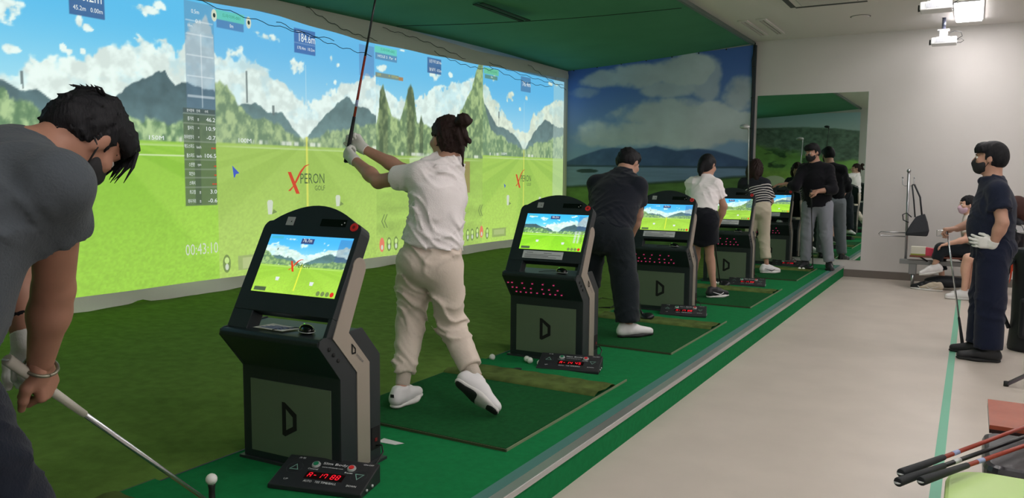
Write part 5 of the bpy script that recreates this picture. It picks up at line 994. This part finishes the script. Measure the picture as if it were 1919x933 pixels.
# man in black sweater standing by the mirror
B = (-1.80, 11.4, HP)
J = dict(pel=(-1.82, 11.42, 1.06), chest=(-1.85, 11.42, 1.395), neck=(-1.87, 11.415, 1.57), head=(-1.905, 11.365, 1.735), shoR=(-2.055, 11.42, 1.505), elR=(-2.10, 11.29, 1.27), wrR=(-2.245, 11.36, 1.305), shoL=(-1.665, 11.42, 1.505), elL=(-1.62, 11.34, 1.24), wrL=(-1.79, 11.21, 1.215),
         hipR=(-1.92, 11.42, 1.02), knR=(-1.935, 11.39, .61), anR=(-1.945, 11.42, .235), hipL=(-1.72, 11.42, 1.02), knL=(-1.685, 11.39, .61), anL=(-1.635, 11.42, .235), handR=((-.95, .1, -.08), (0, 0, -1), -1, (12, 18, 15)), handL=((-.8, -.2, -.2), (.1, .5, -.8), 1, (65, 75, 55)))
person('person', 'person in black sweater and grey trousers standing in front of the mirror', B, J, head_frame((-.50, -.82, -.22), (0, 0, 1)), 1.03, .0, .98, 1.0, .80, .012, M_skin, dict(m=swt, sleeve=1.55, drop=.06, ease=.026, sl_ease=.016, hemr=.16, name='sweater'), dict(m=gtr, w=1.06, cuff=.056, len=1.93), 'bangs', M_hair, M_mask, shoes=dict(R=((-.2, -1, 0),), L=((.3, -1, 0),), up=shb, sole=slb), fat=1.0)
# man in navy standing on the right, leaning on a club
B = (0.13, 7.2, 0)
J = dict(pel=(.155, 7.2, .90), chest=(.15, 7.2, 1.20), neck=(.13, 7.2, 1.385), head=(.105, 7.2, 1.565), shoL=(.165, 7.02, 1.315), elL=(.205, 6.965, 1.08), wrL=(.155, 7.0, .915), shoR=(.14, 7.385, 1.315), elR=(.07, 7.47, 1.075), wrR=(-.095, 7.43, 1.00),
         hipL=(.16, 7.10, .87), knL=(.165, 7.09, .48), anL=(.17, 7.06, .085), hipR=(.155, 7.30, .87), knR=(.13, 7.31, .48), anR=(.115, 7.31, .085), handL=((-.95, -.02, .12), (-.05, .95, .1), -1, (14, 26, 22)), gloveL=M_glove, handR=((-.96, -.06, -.12), (.0, .0, -1), -1, (55, 60, 45)))
person('person', 'person in navy polo with a white glove on the hip, standing at right', B, J, head_frame((-.98, .10, .03), (0, 0, 1)), 1.03, .0, None, 1.05, .92, .0095, M_skin, dict(m=navy, sleeve=.60, drop=.10, ease=.022, sl_ease=.012, collar=.035, belly=True, polo=True), dict(m=cloth('chinos_navy', (26, 32, 52)), w=1.35, cuff=.066, len=1.97), 'bangs', M_hair, M_mask, shoes=dict(L=((-1, -.05, 0),), R=((-1, .05, 0),), up=shb, sole=slb), fat=1.10)
# woman with pink mask sitting on the bench
B = (0.0, 11.4, 0)
J = dict(pel=(.05, 11.43, .53), chest=(.01, 11.42, .79), neck=(-.005, 11.42, .935), head=(-.045, 11.41, 1.075), shoL=(-.02, 11.28, .865), elL=(-.03, 11.17, .66), wrL=(-.22, 11.14, .60), shoR=(.0, 11.55, .865), elR=(.03, 11.6, .66), wrR=(-.17, 11.50, .585),
         hipL=(.03, 11.33, .50), knL=(-.30, 11.22, .525), anL=(-.37, 11.20, .30), hipR=(.04, 11.50, .50), knR=(-.33, 11.44, .46), anR=(-.27, 11.42, .10), handL=((-.9, .1, -.3), (0, 0, -1), -1, (20, 30, 25)), handR=((-.9, -.1, -.2), (0, 0, -1), -1, (20, 30, 25)))
person('person', 'seated person with pink face mask and crossed legs on the bench', B, J, head_frame((-.93, -.36, -.03), (0, 0, 1)), .93, .0, None, 1.0, .92, .012, M_skinp, dict(m=cloth('vest_beige', (206, 196, 186)), sleeve=.7, ease=.014, drop=.0), dict(m=dkt, w=1.15, cuff=.058, len=1.62), 'tied', M_hair, M_maskp, shoes=dict(L=((-.95, -.1, -.25), (-.25, 0, .97)), R=((-1, 0, 0),), up=shw, sole=slw), fat=.95)
# seated person behind the man in navy
B = (0.42, 10.6, 0)
J = dict(pel=(.42, 10.6, .52), chest=(.44, 10.6, .80), neck=(.445, 10.6, .95), head=(.43, 10.6, 1.09), shoL=(.43, 10.44, .88), elL=(.40, 10.38, .66), wrL=(.22, 10.46, .60), shoR=(.43, 10.76, .88), elR=(.40, 10.82, .66), wrR=(.22, 10.74, .60),
         hipL=(.40, 10.51, .50), knL=(-.005, 10.50, .49), anL=(-.025, 10.52, .085), hipR=(.40, 10.69, .50), knR=(.02, 10.70, .48), anR=(.02, 10.74, .085), handL=((-.9, .1, -.3), (0, 0, -1), -1, (20, 30, 25)), handR=((-.9, -.1, -.2), (0, 0, -1), -1, (20, 30, 25)))
person('person', 'seated person with bare knees and white sneakers half hidden by the person in navy', B, J, head_frame((-.98, .1, -.1), (0, 0, 1)), .95, .0, None, 1.0, .92, .013, M_skinp, dict(m=swt, sleeve=.9, ease=.02), dict(m=skb, len=.72, name='shorts'), 'bob', M_hairr, M_mask, shoes=dict(L=((-1, -.1, 0),), R=((-1, .1, 0),), up=shw, sole=slw, lace=slw), fat=.97)

# ------------------------------------------------------------------ golf clubs
M_shaft = mat('shaft_steel', (190, 192, 194), rough=0.25, metal=0.9); M_gripb = mat('grip_black', (26, 30, 34), rough=0.75); M_gripw = mat('grip_white', (196, 192, 182), rough=0.7); M_shr = mat('shaft_red', (150, 56, 40), rough=0.35); M_shk = mat('shaft_black', (24, 24, 28), rough=0.3); M_headk = mat('head_black', (30, 32, 36), rough=0.3, metal=0.3); M_headc = mat('head_chrome', (206, 208, 212), rough=0.15, metal=1.0); M_badge = mat('shaft_badge', (150, 160, 200), rough=0.4)
def club(label, a, b, grip=M_gripb, shaft=M_shaft, head='iron', mh=M_headc, face=(1, 0, 0), glen=.26, band=None, lower=None):
    """a = butt of the grip, b = heel of the head"""
    a, b = A3(a), A3(b); d = nrm(b-a); L = np.linalg.norm(b-a); o = thing('golf_club', label, 'golf club', tuple(a), 0, 'golf clubs'); f = nrm(A3(face)-d*(A3(face)@d)); t = np.cross(d, f)
    MB().tube([(0, 0, 0), d*.004, d*glen*.5, d*glen], [.0125, .0145, .012, .0095], 12).build('grip', grip, o); MB().lathe([(.0, 0), (.011, 0), (.009, -.003), (0, -.003)], (0, 0, 0), 10).build('butt_cap', M_stk, o)
    e = .55*L if lower else L
    MB().tube([d*(glen-.005), d*e], [.0078, .0062 if not lower else .007], 10).build('shaft', shaft, o)
    if lower: MB().tube([d*e, d*L], [.007, .005], 10).build('lower_shaft', lower, o)
    if band: MB().tube([d*(glen+.06), d*(glen+.10)], [.0084, .0083], 10).build('shaft_band', band, o)
    if head == 'iron':
        vs2 = [d*L-d*.06-t*.008, d*L-t*.008, d*(L+.012)+f*.075-t*.012, d*(L-.045)+f*.082-t*.004, d*L-d*.06+t*.006, d*L+t*.008, d*(L+.012)+f*.075+t*.008, d*(L-.045)+f*.082+t*.002]
        MB().add(vs2, [(0, 1, 2, 3), (7, 6, 5, 4), (0, 4, 5, 1), (1, 5, 6, 2), (2, 6, 7, 3), (3, 7, 4, 0)]).build('club_head', mh, o, .004)
    else:
        R = [f, t, d]; soft('club_head', [ell(d*(L-.01)+f*.05, (.062, .052, .030), R, .02), cone(d*(L-.07), d*(L-.01)+f*.015, .008, .014, .02)], .006, mh, o, (0, 0, 0))
    return o
club('silver iron with white grip held by the person in charcoal T-shirt', (-1.945, .985, .975), (-2.17, 1.83, .195), M_gripw, M_shaft, 'iron', M_headc, (-1, .3, 0), .30)
club('black and red shafted driver raised by the person in white T-shirt', (-3.165, 3.52, 1.475), (-3.06, 3.72, 2.60), M_gripb, M_shr, 'wood', M_headk, (-1, 0, 0), .27, M_badge, M_shk)
club('driver with black head beside two golf balls at the second mat', (-2.475, 6.20, .95), (-2.42, 6.42, HP+.035), M_gripb, M_shaft, 'wood', M_headk, (1, .1, 0))
club('black shafted club held by the person in black skirt', (-2.40, 8.40, .93), (-2.43, 8.92, HP+.03), M_gripb, M_shk, 'wood', M_headk, (1, .1, 0))
club('pale shafted club with its head raised above the person in striped top', (-2.50, 10.38, 1.05), (-2.485, 10.20, 2.04), M_gripb, M_stk, 'wood', M_stk, (-1, 0, 0))
club('black club standing before the person in grey trousers', (-1.87, 11.18, 1.24), (-1.80, 11.16, HP+.03), M_gripb, M_shk, 'wood', M_headk, (-1, 0, 0))
club('upside-down iron the person in navy leans on', (.005, 7.385, .006), (-.165, 7.42, .985), M_gripb, M_shaft, 'iron', M_headc, (-1, 0, .0), .27)
# ------------------------------------------------------------------ bench with coat pole, bag and things around it
M_chr = mat('chrome', (176, 178, 182), rough=0.28, metal=1.0); M_gm = mat('grey_metal', (140, 142, 144), rough=0.4, metal=0.5); M_wood = mat('bench_wood', (104, 52, 36), rough=0.45, var=0.2, vscale=18)
o = thing('bench', 'metal bench with wooden seat and chrome coat pole against the far wall', 'bench', (-.65, 11.35, 0))
boxobj('seat_board', (.0, -.16, .405), (1.15, .16, .425), M_wood, o, .004); boxobj('beam', (-.12, -.03, .30), (1.2, .05, .36), M_gm, o, .004)
for x in (.04, 1.05):
    boxobj('leg_bracket', (x-.05, -.04, .17), (x+.04, .06, .31), M_gm, o, .01); MB().tube([(x, -.01, .19), (x, -.01, .012)], [.022, .018], 12).build('leg', M_chr, o); MB().lathe([(.022, 0), (.022, .012), (.012, .014)], (x, -.01, 0), 12).build('foot', M_rub, o)
for x in (.12, .55): MB().tube([(x, -.10, .405), (x+.08, -.04, .35)], .010, 8).build('seat_strut', MATS['black_metal'], o)
MB().tube([(-.065, .23, .31), (-.085, .24, 1.47)], .017, 14).build('pole', M_chr, o); MB().ball((-.086, .24, 1.495), .026, 14).build('pole_ball', M_chr, o)
boxobj('pole_foot', (-.12, .02, .30), (-.04, .27, .33), M_gm, o)
for sx in (-1, 1):
    MB().tube([(-.085, .24, 1.30), (-.085+sx*.04, .235, 1.30), (-.085+sx*.065, .23, 1.32), (-.085+sx*.068, .23, 1.40)], .006, 8).build('hook', M_chr, o); MB().ball((-.085+sx*.068, .23, 1.408), .012, 10).build('hook_ball', M_chr, o)
MB().tube([(-.075, .23, .685), (-.38, .23, .685), (-.405, .23, .66), (-.38, .23, .635), (-.075, .23, .635)], .008, 8).build('side_rail', M_chr, o)
M_bag = mat('bag_black', (34, 38, 46), rough=0.6, bump=0.2, bscale=50)
o = thing('handbag', 'black handbag hanging by its strap from the coat pole', 'bag', (-.60, 11.53, .655))
mb = MB(); V = []
for (z, w_, d_) in ((0, .125, .055), (.05, .135, .06), (.16, .10, .04), (.27, .05, .018)):
    for (a, b_) in ((-1, -1), (1, -1), (1, 1), (-1, 1)): V.append((a*w_+.03*(z/.26), b_*d_, z+(.02*a if z else 0)))
mb.add(V, [(0, 3, 2, 1), (12, 13, 14, 15)]+[(i*4+k, i*4+(k+1) % 4, i*4+4+(k+1) % 4, i*4+4+k) for i in range(3) for k in range(4)]); mb.build('bag_body', M_bag, o, .012)
MB().tube([(.05, 0, .25), (.015, 0, .5), (-.06, .0, .665), (-.085, .0, .655)], .012, 6).build('strap', M_bag, o); MB().tube([(-.085, .0, .655), (-.055, 0, .45), (-.03, 0, .24)], .010, 6).build('strap', M_bag, o)
MB().tube([(-.10, -.02, .17), (-.165, -.02, .20), (-.175, -.02, .27), (-.13, -.02, .295), (-.07, -.02, .24)], .008, 6).build('handle', M_bag, o)
o = thing('gift_box', 'white and red cardboard box on the bench seat', 'box', (-.62, 11.30, .427))
boxobj('white_side', (-.02, -.05, 0), (.145, .08, .105), mat('card_white', (216, 214, 200), rough=0.7), o); boxobj('green_edge', (-.022, -.052, 0), (.145, .082, .018), mat('card_green', (150, 156, 70), rough=0.7), o)
MB().prism([(.145, 0), (.145, .10), (.38, .07), (.34, .04), (.36, 0)], lambda p, t: (p[0], t, p[1]), -.05, .07).build('red_side', mat('card_red', (206, 62, 88), rough=0.6), o)
o = MB().ball((0, 0, .03), .05, 14, (1.4, .9, .65)).build('cap', mat('cap_black', (36, 38, 44), rough=0.7)); o.location = (-.15, 11.28, .426); tag(o, 'small black cap lying on the bench beside the red box', 'cap')
MB().prism([(.05*math.cos(a), .05*math.sin(a)) for a in np.linspace(-1.5, 1.5, 9)], lambda p, t: (.03+p[0]*1.3, p[1]*.8, t), .006, .012).build('brim', MATS['cap_black'], o)
o = MB().ball((0, 0, .0), .1, 18, (2.6, 1.1, .75)).build('duffel_bag', M_bag); o.location = (-.22, 11.35, .10); tag(o, 'long dark duffel bag lying under the bench', 'bag')
for i, (x, y) in enumerate(((-.50, 11.17), (-.40, 11.13))):
    rt_ = thing('sneaker', 'black and white sneaker on the floor under the bench, %s one' % ('left', 'right')[i], 'shoe', (x, y, 0), 0, 'sneakers under the bench')
    shoe(rt_, (x, y, 0), (x+.06, y, .085), (-1, .15, 0), shb if i == 0 else mat('shoe_beige', (190, 178, 160), rough=0.6), slw, .25, (0, 0, 1), .009, None, shw)
# orange chair under the half-hidden seated person
M_or = mat('orange_plastic', (226, 74, 34), rough=0.4); o = thing('plastic_chair', 'orange plastic chair under the half-hidden seated person', 'chair', (.42, 10.6, 0))
MB().prism([(-.24, .40), (-.22, .425), (.16, .41), (.22, .44), (.30, .80), (.275, .805), (.19, .43), (.14, .385), (-.22, .40)], lambda p, t: (p[0], t, p[1]), -.21, .21).build('shell', M_or, o, .008)
for sx in (-1, 1): MB().prism([(-.24, .40), (-.30, .34), (-.27, .20), (-.20, .26), (-.10, .37), (.1, .385), (.1, .41)], lambda p, t: (p[0], t, p[1]), sx*.215, sx*.20).build('side_wing', M_or, o)
for sx in (-1, 1):
    for xx in (-.17, .16): MB().tube([(xx, sx*.17, .40), (xx*1.25, sx*.20, .0)], .012, 8).build('leg', M_chr, o)
# black golf bag with clubs
M_gb = mat('golfbag_black', (24, 28, 34), rough=0.6, bump=0.15, bscale=40); o = thing('golf_bag', 'black golf bag with chrome iron heads standing behind the person in navy', 'golf bag', (.47, 7.72, 0))
MB().lathe([(.15, 0), (.155, .03), (.14, .25), (.145, .6), (.15, .80), (.155, .84), (.14, .84), (.13, .80)], (0, 0, 0), 24).build('bag_body', M_gb, o)
boxobj('pocket', (-.09, -.20, .12), (.12, -.12, .45), M_gb, o, .03); MB().tube([(-.15, -.05, .75), (-.21, -.08, .55), (-.20, -.08, .3), (-.15, -.05, .18)], .018, 6).build('strap', M_gb, o)
MB().prism([(-.165, .70), (-.150, .715), (-.156, .60), (-.17, .55)], lambda p, t: (p[0], t, p[1]), -.08, -.05).build('tag', M_or, o)
random.seed(3)
for i in range(7):
    a = i*.9; x, y = -.07+.045*(i % 4), -.06+.06*(i//4); tx = random.uniform(-.02, .02); z = .97+.03*random.random()
    c_ = thing('golf_iron', 'chrome iron standing in the black golf bag', 'golf club', (.47+x, 7.72+y, .5), 0, 'irons in the black golf bag')
    MB().tube([(0, 0, 0), (tx, 0, z-.5)], .005, 6).build('shaft', M_shaft, c_)
    vs2 = [(tx, -.012, z-.52), (tx-.06, -.016, z-.505), (tx-.085, -.012, z-.45), (tx-.01, -.008, z-.46), (tx, .006, z-.52), (tx-.06, .010, z-.505), (tx-.085, .004, z-.45), (tx-.01, .004, z-.46)]
    MB().add(vs2, [(0, 1, 2, 3), (7, 6, 5, 4), (0, 4, 5, 1), (1, 5, 6, 2), (2, 6, 7, 3), (3, 7, 4, 0)]).build('club_head', M_headc, c_, .004)
# ------------------------------------------------------------------ chairs at the lower right corner
def stool(label, name, loc, seat, legm, w_, d_, hz):
    o = thing(name, label, 'chair', loc)
    for x in (.05, w_-.05):
        for y in (.05, d_-.05): MB().tube([(x, y, hz-.02), (x+(.03 if x > w_/2 else -.0), y, 0)], .011, 8).build('leg', legm, o)
    MB().tube([(.05, .05, hz-.03), (.05, d_-.05, hz-.03)], .01, 8).build('seat_rail', legm, o); MB().tube([(w_-.05, .05, hz-.03), (w_-.05, d_-.05, hz-.03)], .01, 8).build('seat_rail', legm, o)
    return o
def seat_slab(name, o, w_, d_, z0, z1, m, r=.05, bev=.012):
    pts = []
    for (cx, cy, a0) in ((w_-r, r, -90), (w_-r, d_-r, 0), (r, d_-r, 90), (r, r, 180)):
        for a in range(0, 91, 18): pts.append((cx+r*math.cos(math.radians(a0+a)), cy+r*math.sin(math.radians(a0+a))))
    return MB().prism(pts, lambda p, t: (p[0], p[1], t), z0, z1).build(name, m, o, bev)
o = stool('pale green plastic chair seat at the bottom right corner', 'chair', (-.025, 2.46, 0), None, M_chr, .46, .49, .445); seat_slab('seat', o, .46, .49, .425, .462, mat('green_plastic', (176, 206, 128), rough=0.45), .13)
MB().prism([(.42, .44), (.47, .46), (.56, .82), (.53, .83)], lambda p, t: (p[0], t, p[1]), .05, .43).build('backrest', MATS['green_plastic'], o, .012)
o = stool('black leather cushioned chair under the golf clubs', 'chair', (.082, 3.03, 0), None, M_chr, .46, .44, .40); seat_slab('cushion', o, .46, .44, .375, .455, mat('black_leather', (46, 46, 52), rough=0.28, bump=0.25, bscale=14), .06, .02)
MB().prism([(.42, .40), (.47, .42), (.56, .80), (.52, .81)], lambda p, t: (p[0], t, p[1]), .04, .40).build('backrest', MATS['black_leather'], o, .015)
o = stool('reddish wooden chair seat behind the black leather chair', 'chair', (.107, 3.55, 0), None, mat('steel_mauve', (120, 112, 124), rough=0.4, metal=0.6), .44, .42, .45)
boxobj('seat', (0, 0, .44), (.44, .42, .456), mat('red_wood', (164, 84, 62), rough=0.25, var=0.1, vscale=10), o); boxobj('seat_edge', (0, -.004, .425), (.44, .42, .44), mat('dark_edge', (40, 20, 20), rough=0.5), o)
o = thing('folding_chair', 'metal folding chair whose tube leg reaches in from the right edge', 'chair', (.27, 6.28, 0))
MB().tube([(0, 0, .012), (.42, .06, .30), (.75, .10, .52)], .014, 10).build('leg', MATS['steel_mauve'], o); MB().tube([(.55, .03, .012), (.30, .0, .28), (.14, .02, .46)] if False else [(.80, .05, .012), (.45, .06, .33), (.40, .06, .46)], .014, 10).build('leg', MATS['steel_mauve'], o)
MB().tube([(.45, .42, .012), (.60, .44, .20), (.80, .45, .52)], .014, 10).build('leg', MATS['steel_mauve'], o); MB().tube([(.80, .40, .012), (.55, .42, .33), (.50, .42, .46)], .014, 10).build('leg', MATS['steel_mauve'], o)
MB().lathe([(.016, -.004), (.016, .03), (.0, .03)], (.0, 0, .004), 10).build('foot', M_rub, o); boxobj('seat', (.38, .04, .46), (.80, .46, .485), M_bag, o, .01); boxobj('backrest', (.80, .04, .62), (.83, .46, .86), M_bag, o, .01)
for sy in (.05, .44): MB().tube([(.76, sy, .46), (.82, sy, .88)], .012, 8).build('back_tube', MATS['steel_mauve'], o)
# three clubs lying across the chairs
for (lab, a, b_, sh, bd) in (('upper red shafted club lying across the black chair', (-.146, 2.675, .500), (.42, 3.93, .478), M_shr, M_badge), ('lowest grip of the clubs lying across the black chair', (-.148, 2.59, .500), (.46, 3.86, .480), M_shk, M_stk), ('middle red shafted club lying across the black chair, its grip set back', (-.088, 2.63, .502), (.50, 3.80, .482), M_shr, M_badge)):
    club(lab, a, b_, M_gripb, sh, 'iron', M_headc, (1, 0, 0), .27, bd)
